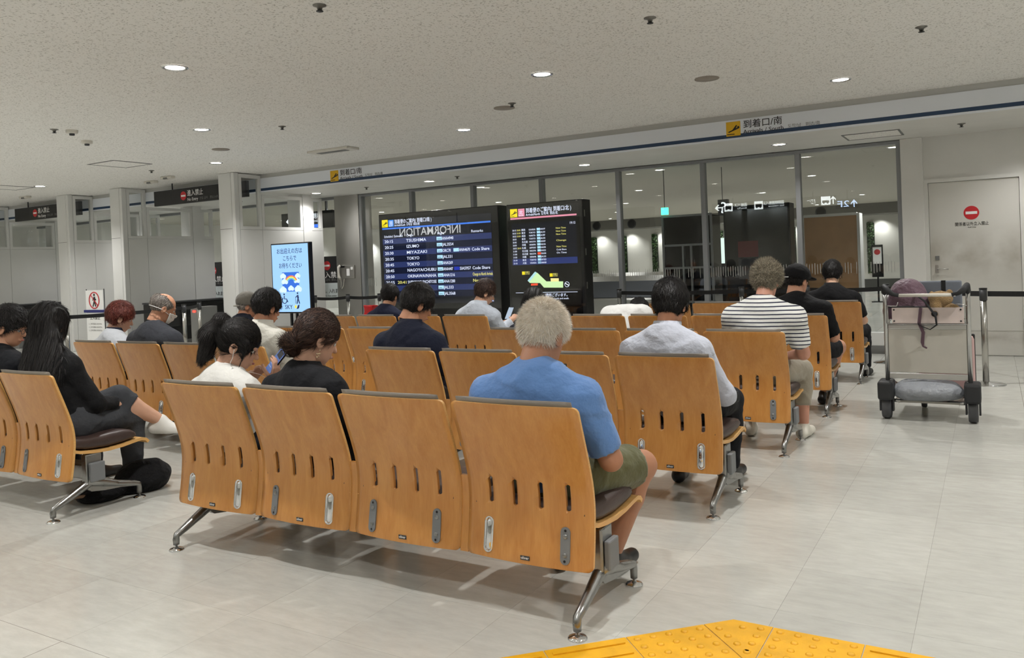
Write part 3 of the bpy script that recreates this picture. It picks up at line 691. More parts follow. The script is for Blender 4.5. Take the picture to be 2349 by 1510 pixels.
def bench(x, y, label, plates=('cc', 'cc', 'cc', 'cc'), rz=0.0, n=4):
    """seats run from the right end (index n-1) to the left; plates per seat left to right: g grey plate, c chrome"""
    b = thing('airport_bench', label, 'bench', (x, y, 0), rz, 'four seat plywood benches')
    for k in range(n):
        cx = 0.03 - 0.02 - HW - PITCH * (n - 1 - k) + 0.018
        bp = link('back_panel', PANEL, b, (cx, 0, 0))
        for s_, xo in enumerate((-0.168, 0.164)):
            zc = 0.289; yy = sm_profile(zc) + bow(xo)
            kind = plates[k][s_]; rx_ = -math.atan((sm_profile(zc + 0.03) - sm_profile(zc - 0.03)) / 0.06); rz_ = math.atan(2 * 0.020 * xo / HW ** 2)
            def onp(nm, me_, dz, out):
                z9 = zc + dz; o9 = link(nm, me_, bp, (xo, sm_profile(z9) + bow(xo) - out, z9), (rx_, 0, rz_)); return o9
            if kind == 'g':
                onp('bracket_plate', PLATE, 0, 0.002)
                for zz in (-0.033, 0.033): onp('screw', SCREW, zz, 0.002)
                for zz in (-0.054, 0.054): onp('screw_hole', HOLE, zz, 0.002)
            else: onp('chrome_bezel', BEZEL, 0, 0.001); onp('chrome_inlay', DISH, 0, 0.0035)
        yy = sm_profile(0.228) + bow(0)
        link('maker_plate', NAMEPLATE, bp, (0.0, yy - 0.0005, 0.226)); link('maker_lettering', MAKER, bp, (0.0, yy - 0.0038, 0.222), (PI / 2, 0, 0))
        link('back_pad', PAD, b, (cx, 0, 0)); link('seat_shell', SHELL, b, (cx, 0, 0)); link('seat_cushion', CUSH, b, (cx, 0, 0))
        link('seat_bracket', BRACKET, b, (cx, 0, 0))
        if k: link('joint_strip', STRIP, b, (cx - PITCH / 2, 0, 0))
    MB().box(0.0, -PITCH * n + 0.15, 0.205, 0.285, 0.185, 0.27, bev=0.008).build('beam', M['cast_alu'], b)
    for lx in (0.0, -PITCH * n + 0.15):
        l = link('leg', LEG, b, (lx, 0, 0))
        link('foot_disc', FOOT, l, (0, 0, 0)); link('foot_disc', FOOT, l, (0, 0.53, 0))
        link('beam_cap', ENDCAP, b, (lx + (0.034 if lx == 0 else -0.034), 0, 0))
    return b
BX = [-1.300, -1.255, -1.205, -1.176, -1.153]; BY = [2.560, 4.038, 5.440, 6.860, 8.626]
bench(BX[0], BY[0], 'plywood bench seating the white haired man in the blue shirt', ('cc', 'gc', 'gg', 'cg'))
bench(BX[1], BY[1], 'plywood bench seating the men in navy and pale grey shirts', ('cg', 'gc', 'cc', 'cc'))
bench(BX[2], BY[2], 'plywood bench seating the person in the striped shirt', ('cc', 'cg', 'cc', 'gg'))
bench(BX[3], BY[3], 'plywood bench seating the sleeper and the man in a black cap', ('gc', 'cc', 'gc', 'cc'))
bench(BX[4], BY[4], 'plywood bench seating the man in black, before the belt barrier', ('cc', 'cg', 'gc', 'cc'))
LB = -2.1708 - 1.044
bench(BX[0] + LB, BY[0], 'plywood bench seating the woman with very long black hair', ('cc', 'gc', 'cg', 'gc'))
bench(BX[1] + LB, BY[1], 'plywood bench seating the balding man and the red haired woman', ('cc', 'cc', 'gc', 'cc'))
bench(BX[2] + LB, BY[2], 'plywood bench seating the man in the grey baseball cap', ('cc', 'cg', 'gc', 'cc'))
bench(BX[3] + LB, BY[3], 'plywood bench before the arrivals boards seating the white shirted man', ('cc', 'cc', 'gc', 'cc'))

# ================================================================ people: smooth bodies from distance fields
F4 = np.float32
def surface_nets(D, org, h):
    """D[x,y,z] < 0 inside -> verts, quads"""
    S = D < 0; nx, ny, nz = D.shape
    c = S[:-1, :-1, :-1].astype(np.int8).copy(); c[:] = 0
    for dx in (0, 1):
        for dy in (0, 1):
            for dz in (0, 1): c += S[dx:nx - 1 + dx, dy:ny - 1 + dy, dz:nz - 1 + dz]
    act = (c > 0) & (c < 8); idx = np.full(act.shape, -1, np.int64); A = np.argwhere(act); idx[act] = np.arange(len(A))
    if len(A) == 0: return np.zeros((0, 3)), np.zeros((0, 4), int)
    acc = np.zeros((len(A), 3)); cnt = np.zeros(len(A))
    for ax in range(3):
        o1, o2 = [k for k in range(3) if k != ax]
        for a in (0, 1):
            for b in (0, 1):
                p0 = A.copy(); p0[:, o1] += a; p0[:, o2] += b; p1 = p0.copy(); p1[:, ax] += 1
                d0 = D[p0[:, 0], p0[:, 1], p0[:, 2]]; d1 = D[p1[:, 0], p1[:, 1], p1[:, 2]]; m = (d0 < 0) != (d1 < 0)
                t = d0[m] / (d0[m] - d1[m]); q = p0[m].astype(float); q[:, ax] += t; acc[m] += q; cnt[m] += 1
    V = acc / cnt[:, None] * h + np.asarray(org); Q = []
    for ax in range(3):
        o1, o2 = [(1, 2), (2, 0), (0, 1)][ax]
        sl0 = [slice(None)] * 3; sl1 = [slice(None)] * 3; sl0[ax] = slice(0, -1); sl1[ax] = slice(1, None)
        s0 = S[tuple(sl0)]; s1 = S[tuple(sl1)]; E = np.argwhere(s0 != s1); E = E[(E[:, o1] > 0) & (E[:, o2] > 0) & (E[:, o1] < D.shape[o1] - 1) & (E[:, o2] < D.shape[o2] - 1)]
        ins = s0[E[:, 0], E[:, 1], E[:, 2]]
        def g(a, b):
            k = E.copy(); k[:, o1] -= a; k[:, o2] -= b; return idx[k[:, 0], k[:, 1], k[:, 2]]
        q = np.stack([g(1, 1), g(0, 1), g(0, 0), g(1, 0)], 1); q[~ins] = q[~ins][:, ::-1]; Q.append(q)
    Q = np.concatenate(Q); return V, Q[(Q >= 0).all(1)]
def grid(lo, hi, h):
    ax = [np.arange(lo[k], hi[k] + h, h, dtype=F4) for k in range(3)]
    G = np.stack(np.meshgrid(*ax, indexing='ij'), -1); return G.reshape(-1, 3), G.shape[:3]
def rc(P, a, b, r1, r2, fy=1.0):
    a = np.array(a, F4); b = np.array(b, F4)
    if fy != 1.0: s = np.array((1, 1 / fy, 1), F4); P = P * s; a = a * s; b = b * s
    ba = b - a; L = float(ba @ ba) + 1e-9; q = P - a; t = np.clip(q @ ba / L, 0, 1); q -= t[:, None] * ba
    return np.sqrt(np.einsum('ij,ij->i', q, q)) - (r1 + (r2 - r1) * t)
def ell(P, c, r):
    q = (P - np.array(c, F4)); rr = np.array(r, F4); k0 = np.linalg.norm(q / rr, axis=1); k1 = np.linalg.norm(q / (rr * rr), axis=1) + 1e-6
    return k0 * (k0 - 1) / k1
def smin(a, b, k):
    h = np.clip(0.5 + 0.5 * (b - a) / k, 0, 1); return b + (a - b) * h - k * h * (1 - h)
def plane(P, c, n):
    n = np.array(n, F4); n = n / np.linalg.norm(n); return (P - np.array(c, F4)) @ n
def wob(P, f, seed=0):
    r_ = np.random.default_rng(seed); o = 0
    for _ in range(5):
        d = r_.normal(size=3).astype(F4); d /= np.linalg.norm(d); o = o + np.sin(P @ d * f * r_.uniform(0.6, 1.6) + r_.uniform(0, 6))
    return o / 5
def np_mesh(name, V, Q, mats, smooth=True, mi=None):
    me = bpy.data.meshes.new(name); Q = np.asarray(Q); V = np.asarray(V); nq = len(Q); k = Q.shape[1]
    me.vertices.add(len(V)); me.vertices.foreach_set('co', V.astype(F4).ravel())
    me.loops.add(nq * k); me.loops.foreach_set('vertex_index', Q.astype(np.int32).ravel())
    me.polygons.add(nq); me.polygons.foreach_set('loop_start', np.arange(0, nq * k, k, dtype=np.int32))
    me.polygons.foreach_set('use_smooth', np.full(nq, smooth))
    for m in (mats if isinstance(mats, list) else [mats]): me.materials.append(m)
    if mi is not None: me.polygons.foreach_set('material_index', np.asarray(mi, np.int32))
    me.update(calc_edges=True); me.validate(); return me
def cat_vq(parts):
    Vs = []; Qs = []; o = 0
    for V, Q in parts:
        if len(V): Vs.append(V); Qs.append(Q + o); o += len(V)
    return np.concatenate(Vs), np.concatenate(Qs)
def nets(D, shp, lo, h): return surface_nets(D.reshape(shp).astype(np.float64), np.array(lo), h)
def A3(p): return np.array(p, float)

def head_field(P, fem=0.0):
    d = ell(P, (0, -0.008, 0.035), (0.076, 0.096, 0.085))
    d = smin(d, ell(P, (0, 0.028, -0.03), (0.060 - 0.004 * fem, 0.066, 0.084)), 0.03)
    d = smin(d, ell(P, (0, 0.035, -0.078), (0.044 - 0.008 * fem, 0.046, 0.034)), 0.025)
    d = smin(d, rc(P, (-0.03, 0.082, 0.020), (0.03, 0.082, 0.020), 0.010, 0.010), 0.012)
    d = np.maximum(d, -rc(P, (-0.031, 0.106, 0.002), (-0.031, 0.106, 0.002), 0.014, 0.014) - 0.0) if True else d
    d = np.maximum(d, -rc(P, (0.031, 0.106, 0.002), (0.031, 0.106, 0.002), 0.014, 0.014))
    d = smin(d, rc(P, (0, 0.088, 0.012), (0, 0.106, -0.026), 0.007, 0.012), 0.008)
    d = smin(d, ell(P, (0, 0.092, -0.060), (0.024, 0.011, 0.010)), 0.008)
    for s in (-1, 1):
        e = ell(P, (s * 0.078, -0.004, -0.010), (0.011, 0.021, 0.033)); e = np.maximum(e, -ell(P, (s * 0.090, 0.002, -0.008), (0.010, 0.011, 0.020)))
        d = smin(d, e, 0.006)
    return d
def hair_field(P, style, seed=1):
    x, f, u = P[:, 0], P[:, 1], P[:, 2]
    def cap(t, top=0.0): return ell(P, (0, -0.012, 0.038), (0.077 + t, 0.097 + t, 0.088 + t + top))
    def cut(p, q):                     # keep what lies above/behind the line p->q given as (f,u)
        d = np.array((q[0] - p[0], q[1] - p[1])); n = np.array((-d[1], d[0])); n = n / np.linalg.norm(n)
        if n[1] > 0: n = -n
        return (f - p[0]) * n[0] + (u - p[1]) * n[1]
    ears = np.minimum(ell(P, (0.088, 0.002, -0.016), (0.024, 0.026, 0.036)), ell(P, (-0.088, 0.002, -0.016), (0.024, 0.026, 0.036)))
    if style == 'short':
        d = np.maximum(cap(0.013, 0.010), cut((0.085, 0.050), (-0.075, -0.085))); d = np.maximum(d, -ears) + 0.004 * wob(P, 70, seed)
    elif style == 'thick':
        d = np.maximum(cap(0.020, 0.012), cut((0.088, 0.030), (-0.08, -0.10))); d = np.maximum(d, -ears) + 0.005 * wob(P, 60, seed)
    elif style == 'bald':
        d = np.maximum(cap(0.008), cut((0.05, 0.02), (-0.08, -0.095))); d = np.maximum(d, u - 0.100 + 0.35 * np.maximum(f + 0.02, 0) * 2); d = np.maximum(d, -ears) + 0.002 * wob(P, 90, seed)
    elif style == 'curly':
        d = np.maximum(cap(0.021, 0.010), cut((0.085, 0.035), (-0.085, -0.105))); d = d + 0.010 * wob(P, 85, seed) + 0.005 * wob(P, 160, seed + 1)
    elif style == 'long':
        d = np.maximum(cap(0.018, 0.010), np.maximum(cut((0.085, 0.045), (0.03, -0.2)), f - 0.085))
        c = rc(P, (0, -0.050, 0.0), (0.05, -0.078, -0.26), 0.100, 0.170, 0.38); c = np.maximum(c, f - 0.03)
        d = smin(d, c, 0.03) + 0.004 * np.sin(x * 190 + 2 * np.sin(u * 9)) + 0.004 * wob(P * np.array((1, 1, 0.15), F4), 60, seed)
    elif style == 'bob':
        d = np.maximum(cap(0.016, 0.008), np.maximum(cut((0.085, 0.045), (0.03, -0.2)), f - 0.085))
        c = rc(P, (0, -0.05, 0.0), (0.0, -0.085, -0.20), 0.092, 0.080, 0.7); c = np.maximum(c, f - 0.02)
        d = smin(d, c, 0.03) + 0.003 * np.sin(x * 200)
    elif style == 'pony':
        d = np.maximum(cap(0.011, 0.006), cut((0.098, 0.012), (-0.085, -0.085)))
        d = np.maximum(d, -np.minimum(ell(P, (0.088, -0.002, -0.030), (0.028, 0.024, 0.034)), ell(P, (-0.088, -0.002, -0.030), (0.028, 0.024, 0.034))))
        for s in (-1, 1): d = smin(d, rc(P, (s * 0.072, 0.050, 0.03), (s * 0.072, 0.052, -0.045), 0.014, 0.005), 0.015)
        t = rc(P, (0, -0.090, 0.082), (0, -0.126, 0.086), 0.030, 0.038); t = smin(t, rc(P, (0, -0.126, 0.086), (0, -0.150, 0.01), 0.040, 0.050), 0.02)
        t = smin(t, rc(P, (0, -0.150, 0.01), (0, -0.135, -0.10), 0.050, 0.036), 0.02); d = smin(d, t, 0.01) + 0.0015 * np.sin(x * 300)
    elif style == 'bun':
        d = np.maximum(cap(0.014, 0.008), cut((0.094, 0.030), (-0.09, -0.085))); d = np.maximum(d, -ears)
        b = ell(P, (0, -0.105, -0.055), (0.055, 0.040, 0.042)) + 0.006 * wob(P, 120, 3); b = smin(b, ell(P, (0.0, -0.085, -0.085), (0.040, 0.030, 0.028)) + 0.005 * wob(P, 150, 4), 0.01)
        d = smin(d, b, 0.012) + 0.002 * np.sin(x * 160 + u * 60)
    elif style == 'spiky':
        d = np.maximum(cap(0.010, 0.006), cut((0.085, 0.040), (-0.085, -0.088))); d = np.maximum(d, -ears) + 0.002 * wob(P, 120, seed)
    else: d = cap(0.01)
    return np.maximum(d, -head_field_core(P))
def head_field_core(P): return ell(P, (0, -0.008, 0.035), (0.066, 0.086, 0.075))
def strands(V, Q, n, style, length, width, seed=0):
    r_ = np.random.default_rng(seed); a = V[Q[:, 0]]; b = V[Q[:, 1]]; c = V[Q[:, 2]]; e = V[Q[:, 3]]
    N = np.cross(c - a, e - b); ar = np.linalg.norm(N, axis=1) + 1e-12; N = N / ar[:, None]
    k = r_.choice(len(Q), n, p=ar / ar.sum()); w1 = r_.random((n, 1)); w2 = r_.random((n, 1))
    p = (a[k] * (1 - w1) + b[k] * w1) * (1 - w2) + (e[k] * (1 - w1) + c[k] * w1) * w2; nn = N[k]
    R = r_.normal(size=(n, 3))
    if style == 'spiky':
        cr = np.array((0.01, -0.045, 0.13)); v_ = p - cr; v_ = v_ / (np.linalg.norm(v_, axis=1, keepdims=True) + 1e-6); t = nn * 0.55 + 0.8 * v_ + 0.16 * R
    elif style == 'curly': t = 0.5 * nn + 0.9 * R
    elif style in ('long', 'bob', 'bald'): t = np.array((0, -0.12, -1.0)) + 0.02 * R + 9.0 * (p - np.array((0, 0.0, 0.1))) * np.array((1, 1, 0)) * (p[:, 2:3] > 0.05)
    elif style == 'pony':
        tie = np.array((0, -0.115, 0.078)); v_ = tie - p; t = np.where((p[:, 1:2] > -0.115), v_ / (np.linalg.norm(v_, axis=1, keepdims=True) + 1e-6), np.array((0, 0.05, -1.0))) + 0.03 * R
        t = np.where((p[:, 1:2] > 0.055) & (p[:, 2:3] < 0.03), np.array((0, 0.1, -1.0)), t)
    elif style == 'bun':
        tie = np.array((0, -0.11, -0.05)); v_ = tie - p; t = v_ / (np.linalg.norm(v_, axis=1, keepdims=True) + 1e-6) + 0.05 * R
    else:
        cr = np.array((0.01, -0.05, 0.13)); v_ = p - cr; t = v_ / (np.linalg.norm(v_, axis=1, keepdims=True) + 1e-6) + np.array((0, 0, -0.3)) + 0.35 * R
    if style not in ('spiky', 'curly'): t = t - nn * (t * nn).sum(1, keepdims=True) + nn * r_.uniform(0.01, 0.05 if style in ('long', 'pony', 'bun', 'bob') else 0.22, (n, 1))
    t /= np.linalg.norm(t, axis=1, keepdims=True) + 1e-9
    s = np.cross(t, nn + 0.3 * R); s /= np.linalg.norm(s, axis=1, keepdims=True) + 1e-9; L = length * r_.uniform(0.6, 1.3, (n, 1)); wd = width
    if style in ('long', 'bob', 'pony', 'bun'): L = L * np.where(p[:, 2:3] > 0.03, 0.35, 1.0)
    p0 = p - nn * 0.002; p1 = p + t * L * 0.5 + nn * 0.0006; p2 = p + t * L - (nn * 0.0015 if style not in ('spiky', 'curly') else 0)
    VV = np.stack([p0 - s * wd, p0 + s * wd, p1 + s * wd * 0.8, p1 - s * wd * 0.8, p2 + s * wd * 0.15, p2 - s * wd * 0.15], 1).reshape(-1, 3)
    base = np.arange(n)[:, None] * 6; QQ = np.concatenate([base + np.array((0, 1, 2, 3)), base + np.array((3, 2, 4, 5))]); return VV, QQ

def hand_field(P, curl, spread=0.0, thumb=0.5):
    """wrist at origin, fingers +y, palm faces -z, thumb on +x"""
    d = rc(P, (0, -0.03, 0), (0, 0.012, 0), 0.026, 0.026, 1.0); d = np.maximum(d, np.abs(P[:, 2]) - 0.019)
    xs = (0.026, 0.0085, -0.0085, -0.025); ln = (0.068, 0.076, 0.071, 0.056); ky = (0.082, 0.086, 0.082, 0.073)
    for i in range(4):
        d = smin(d, rc(P, (xs[i] * 0.55, 0.0, 0), (xs[i], ky[i], 0.002), 0.014, 0.0105), 0.012)
    for i in range(4):
        p = A3((xs[i], ky[i], 0.002)); a = 0.0; cu = curl[i] if hasattr(curl, '__len__') else curl; f_ = None
        for k_, (fr, r1, r2) in enumerate(((0.45, 0.0098, 0.0088), (0.30, 0.0088, 0.0080), (0.25, 0.0080, 0.0068))):
            a += cu * (0.9, 1.1, 0.7)[k_]; q = p + ln[i] * fr * A3((spread * (1.5 - i) * 0.12, math.cos(a), -math.sin(a)))
            g_ = rc(P, p, q, r1, r2); f_ = g_ if f_ is None else np.minimum(f_, g_); p = q
        d = smin(d, f_, 0.004)
    p = A3((0.018, 0.018, -0.006)); ca, sa = math.cos(thumb), math.sin(thumb)
    for fr, r1, r2, bx, bz in ((0.042, 0.014, 0.0115, 0.8, -0.35), (0.032, 0.0115, 0.0098, 0.45, -0.5 * sa - 0.2), (0.026, 0.0098, 0.0082, 0.2 * ca - 0.1, -0.7 * sa - 0.2)):
        v_ = A3((bx, 0.75, bz)); v_ /= np.linalg.norm(v_); q = p + fr * v_; d = smin(d, rc(P, p, q, r1, r2), 0.005); p = q
    return d
def rot_from(dv, nv):
    """columns: thumb side x, fingers y, back of hand z"""
    y = A3(dv); y /= np.linalg.norm(y); z = A3(nv); z = z - y * (z @ y); z /= np.linalg.norm(z); x = np.cross(y, z); return np.stack([x, y, z], 1)
def euler_R(yaw_, pitch_, roll_):
    """head frame: yaw left +, pitch down +, roll to the right +"""
    cy, sy = math.cos(yaw_), math.sin(yaw_); cp, sp_ = math.cos(-pitch_), math.sin(-pitch_); cr, sr = math.cos(roll_), math.sin(roll_)
    Rz = A3(((cy, -sy, 0), (sy, cy, 0), (0, 0, 1))); Rx = A3(((1, 0, 0), (0, cp, -sp_), (0, sp_, cp))); Ry = A3(((cr, 0, sr), (0, 1, 0), (-sr, 0, cr))); return Rz @ Rx @ Ry
def cloth(name, rgb, rough=0.85, var=0.05, bump=0.35, bscale=9.0, sheen=0.25):
    if max(rgb) < 70: sheen = 0.02
    return mat(name, rgb, rough, var=var, vscale=5, bump=min(1.0, bump * 1.8), bdist=0.035, bscale=bscale, sheen=sheen, spec=0.25)
SKIN = {}
def skin(rgb):
    k = tuple(rgb)
    if k not in SKIN: SKIN[k] = mat('skin', rgb, 0.55, var=0.06, vscale=14, sss=0.03, bump=0.05, bscale=150)
    return SKIN[k]
EYE_W = mat('eye white', (225, 222, 215), 0.2); EYE_D = mat('iris', (32, 22, 16), 0.2); LIP = mat('lips', (168, 96, 86), 0.45)
EYE = MB().lathe([(0.0125 * math.sin(a), -0.0125 * math.cos(a)) for a in [PI * k / 8 for k in range(9)]], seg=12, axis='Y', caps=False, mi=0)
EYE.lathe([(0.0062, 0.0112), (0.0, 0.0132)], seg=12, axis='Y', caps=False, mi=1); EYE = EYE.mesh('eye', [EYE_W, EYE_D])
def person(label, x, y, hc, nb=None, pel=(0, 0.27, 0.495), shw=0.185, fem=0.0, sc=1.0, yaw=0.0, pitch=0.35, roll=0.0, hs=1.0,
           arms=None, legs=None, skin_rgb=(196, 146, 116), hair='short', hair_mat=None, nstr=900, slen=0.03, shirt=None, sleeve=0.8, pants=None, hem=2.0,
           shoe=None, h=0.015, collar=None, band=None, fdir=None, bulk=1.0, hands=None, finger_h=0.006, rise=0.0, sh_drop=0.072, sh_y=0.0, twist=0.0):
    root = thing('person', label, 'person', (x, y, 0), 0, 'seated waiting passengers')
    hc = A3(hc); R = euler_R(yaw, pitch, roll); sk = skin(skin_rgb)
    nb = A3(nb) if nb is not None else hc + R @ A3((0, -0.025, -0.10)) * hs + A3((0, -0.045, -0.085))
    pel = A3(pel); ws = pel * 0.62 + nb * 0.38 + A3((0, -0.015, 0)); ch = pel * 0.26 + nb * 0.74 + A3((0, -0.018, 0)); ch[1] = min(ch[1], nb[1] + 0.03)
    ct, st = math.cos(twist), math.sin(twist); b = bulk
    SH = {s: nb + A3((s * shw * ct, s * shw * st + sh_y, -sh_drop)) for s in (-1, 1)}
    arms = arms or {}; ARM = {}
    for s in (-1, 1):
        e, w_ = arms.get(s, ((s * (shw + 0.055), nb[1] + 0.06, nb[2] - 0.29), (s * 0.07, nb[1] + 0.26, nb[2] - 0.28)))
        ARM[s] = (SH[s], A3(e), A3(w_))
    legs = legs or {}; LEG_ = {}
    for s in (-1, 1):
        k_, a_ = legs.get(s, ((pel[0] + s * 0.115, pel[1] + 0.42, 0.475), (pel[0] + s * 0.12, pel[1] + 0.42, 0.085))); LEG_[s] = (A3((pel[0] + s * 0.085, pel[1], pel[2] - 0.005)), A3(k_), A3(a_))
    allp = np.array([nb, pel, hc] + [q for s in (-1, 1) for q in (*ARM[s], *LEG_[s])]); lo = allp.min(0) - 0.17; hi = allp.max(0) + 0.17; lo[2] = max(lo[2], 0.02); hi[2] = max(hc[2] + 0.02, nb[2] + 0.17)
    P, shp = grid(lo, hi, h)
    fy = 0.68
    to = rc(P, pel, ws, 0.158 * b, 0.140 * b - 0.012 * fem, fy); to = smin(to, rc(P, ws, ch, 0.140 * b - 0.012 * fem, 0.160 * b - 0.012 * fem, fy), 0.05)
    to = smin(to, rc(P, ch, nb + A3((0, -0.005, -0.075)), 0.155 * b - 0.012 * fem, 0.118 * b - 0.01 * fem, fy), 0.05)
    to = smin(to, rc(P, SH[-1], SH[1], 0.062 * b - 0.008 * fem, 0.062 * b - 0.008 * fem), 0.05)
    for s in (-1, 1): to = smin(to, rc(P, nb + A3((0, -0.008, 0.0)), SH[s] + A3((-s * 0.03, 0, 0.008)), 0.058 - 0.010 * fem, 0.060 - 0.010 * fem), 0.07)
    neck = rc(P, nb + A3((0, 0.0, -0.03)), hc + R @ A3((0, -0.018, -0.045)) * hs, 0.066 - 0.012 * fem, 0.054 - 0.010 * fem)
    ua = {}; fo = {}; th = {}; sh_ = {}
    for s in (-1, 1):
        S_, E_, W_ = ARM[s]; ua[s] = rc(P, S_, E_, 0.054 * b - 0.010 * fem, 0.041 * b - 0.006 * fem); fo[s] = rc(P, E_, W_, 0.040 * b - 0.006 * fem, 0.027 - 0.003 * fem)
        H_, K_, N_ = LEG_[s]; th[s] = rc(P, H_, K_, 0.090 * b - 0.004 * fem, 0.062 * b - 0.006 * fem); sh_[s] = smin(rc(P, K_, K_ * 0.65 + N_ * 0.35 + A3((0, -0.012, 0)), 0.056, 0.056), rc(P, K_ * 0.65 + N_ * 0.35 + A3((0, -0.012, 0)), N_, 0.056, 0.036), 0.02)
    body = smin(to + 0.006, neck, 0.03)
    for s in (-1, 1): body = smin(body, smin(ua[s], fo[s], 0.02), 0.025); body = smin(body, smin(th[s], sh_[s], 0.02), 0.03)
    parts = [nets(body, shp, lo, h)]
    # head
    hh = 0.0062; hlo = A3((-0.10, -0.12, -0.125)); hhi = A3((0.10, 0.135, 0.14)); Ph, hsh = grid(hlo, hhi, hh)
    hd = smin(head_field(Ph, fem), rc(Ph, (0, -0.02, -0.03), (0, -0.03, -0.12), 0.054 - 0.010 * fem, 0.054 - 0.010 * fem), 0.02)
    V, Q = nets(hd, hsh, hlo, hh); parts.append(((V * hs) @ R.T + hc, Q))
    # hands
    hands = hands or {}
    for s in (-1, 1):
        S_, E_, W_ = ARM[s]; dv = W_ - E_
        hd_ = hands.get(s, {}); dv = A3(hd_.get('dir', dv)); nv = A3(hd_.get('back', (s * 0.4, 0.1, 1.0))); Rh = rot_from(dv, nv)
        glo = A3((-0.06, -0.045, -0.12)); ghi = A3((0.10, 0.18, 0.05)); Pg, gsh = grid(glo, ghi, finger_h)
        D = hand_field(Pg, hd_.get('curl', 0.45), 0.0, hd_.get('thumb', 0.6)); V, Q = nets(D, gsh, glo, finger_h)
        if s == 1: V = V * A3((-1, 1, 1)); Q = Q[:, ::-1]
        parts.append(((V * (0.95 - 0.08 * fem)) @ Rh.T + W_, Q))
    V, Q = cat_vq(parts); bd = link('body', np_mesh('body', V, Q, sk), root)
    HM = Matrix([[*(R[i] * hs), hc[i]] for i in range(3)] + [[0, 0, 0, 1]])
    def hlink(name, me, loc=None):
        o = link(name, me, root); o.matrix_local = HM @ Matrix.Translation(loc) if loc else HM; return o
    for s in (-1, 1):
        o = link('eye', EYE, bd); o.matrix_local = HM @ Matrix.Translation((s * 0.030, 0.0765, 0.002))
        o = link('eyebrow', MB().tube([(s * 0.016, 0.0915, 0.025), (s * 0.03, 0.090, 0.030), (s * 0.045, 0.080, 0.026)], [0.003, 0.0038, 0.002], 6).mesh('eyebrow', hair_mat or M['black_matte']), bd); o.matrix_local = HM
    o = link('lips', MB().tube([(-0.02, 0.092, -0.060), (-0.008, 0.1015, -0.058), (0, 0.1025, -0.059), (0.008, 0.1015, -0.058), (0.02, 0.092, -0.060)], [0.002, 0.0052, 0.0055, 0.0052, 0.002], 8).mesh('lips', LIP), bd); o.matrix_local = HM
    # hair
    if hair:
        big = hair in ('long', 'bob', 'pony'); zl = {'long': -0.50, 'bob': -0.30, 'pony': -0.17}.get(hair, -0.14)
        hg = 0.0065; l2 = A3((-0.20 if big else -0.12, -0.23 if big else -0.17, zl)); h2 = A3((0.24 if big else 0.12, 0.125, 0.17)); Pp, psh = grid(l2, h2, hg)
        V, Q = nets(hair_field(Pp, hair), psh, l2, hg); hp = [(V, Q)]
        nb0 = len(Q); sv, sq = strands(V, Q, nstr, hair, slen, 0.0006 if hair == 'spiky' else (0.0009 if nstr > 5500 else 0.0012)); hp.append((sv, sq)); rm = (np.random.default_rng(3).random(nstr) < 0.35).astype(np.int32)
        V2, Q2 = cat_vq(hp); hlink('hair', np_mesh('hair', V2, Q2, [hair_mat, HAIR2[hair_mat.name]], mi=np.concatenate([np.zeros(nb0, np.int32), rm, rm])))
    # shirt
    if shirt:
        inf = 0.013; d = to - inf
        for s in (-1, 1):
            S_, E_, W_ = ARM[s]
            if sleeve <= 1.0: c_ = S_ + (E_ - S_) * sleeve; a_ = np.maximum(ua[s] - inf - 0.007, plane(P, c_, E_ - S_))
            else: c_ = E_ + (W_ - E_) * (sleeve - 1); a_ = smin(ua[s] - inf - 0.004, np.maximum(fo[s] - inf - 0.002, plane(P, c_, W_ - E_)), 0.02)
            d = smin(d, a_, 0.02)
        d = np.maximum(d, 0.445 + rise - P[:, 2])
        sd = int(abs(x) * 1000) % 97; d = d + 0.008 * wob(P * np.array((1, 1, 0.6), F4), 20, 11 + sd) + 0.003 * wob(P, 52, 12 + sd) - 0.030 * np.clip(0.22 - np.abs(wob(P * np.array((0.9, 0.9, 1.2), F4), 26, 13 + sd)), 0, 1)
        V, Q = nets(d, shp, lo, h); link('shirt', np_mesh('shirt', V, Q, shirt), root)
    if pants:
        inf = 0.012; d = np.maximum(rc(P, pel, ws, 0.150 * b, 0.13 * b, fy) - inf, P[:, 2] - (pel[2] + 0.10))
        for s in (-1, 1):
            H_, K_, N_ = LEG_[s]
            hm = hem[s] if isinstance(hem, dict) else hem
            if hm <= 1.0: c_ = H_ + (K_ - H_) * hm; l_ = np.maximum(th[s] - inf - 0.010, plane(P, c_, K_ - H_))
            else: c_ = K_ + (N_ - K_) * (hm - 1); l_ = smin(th[s] - inf, np.maximum(sh_[s] - inf - 0.004, plane(P, c_, N_ - K_)), 0.02)
            d = smin(d, l_, 0.025)
        d = d + 0.006 * wob(P, 30, 5) - 0.022 * np.clip(0.20 - np.abs(wob(P, 30, 8)), 0, 1); V, Q = nets(d, shp, lo, h); link('trousers', np_mesh('trousers', V, Q, pants), root)
    # shoes
    fdir_ = fdir
    shoe = shoe or M['black']
    for s in (-1, 1):
        K_, N_ = LEG_[s][1], LEG_[s][2]; fd = N_ - K_; lift = N_[2] - 0.085
        fdir = A3((s * 0.12, 1.0, 0)) if abs(fd[2]) > 0.25 else A3((s * 0.3, 0.8, -0.35))
        if fdir_ and s in fdir_: fdir = A3(fdir_[s])
        fdir /= np.linalg.norm(fdir)
        toe = N_ + fdir * 0.165 + A3((0, 0, -0.045)); heel = N_ - fdir * 0.045 + A3((0, 0, -0.045)); l3 = np.minimum(np.minimum(toe, heel), N_) - 0.075; h3 = np.maximum(np.maximum(toe, heel), N_) + 0.075; Ps, ssh = grid(l3, h3, 0.009)
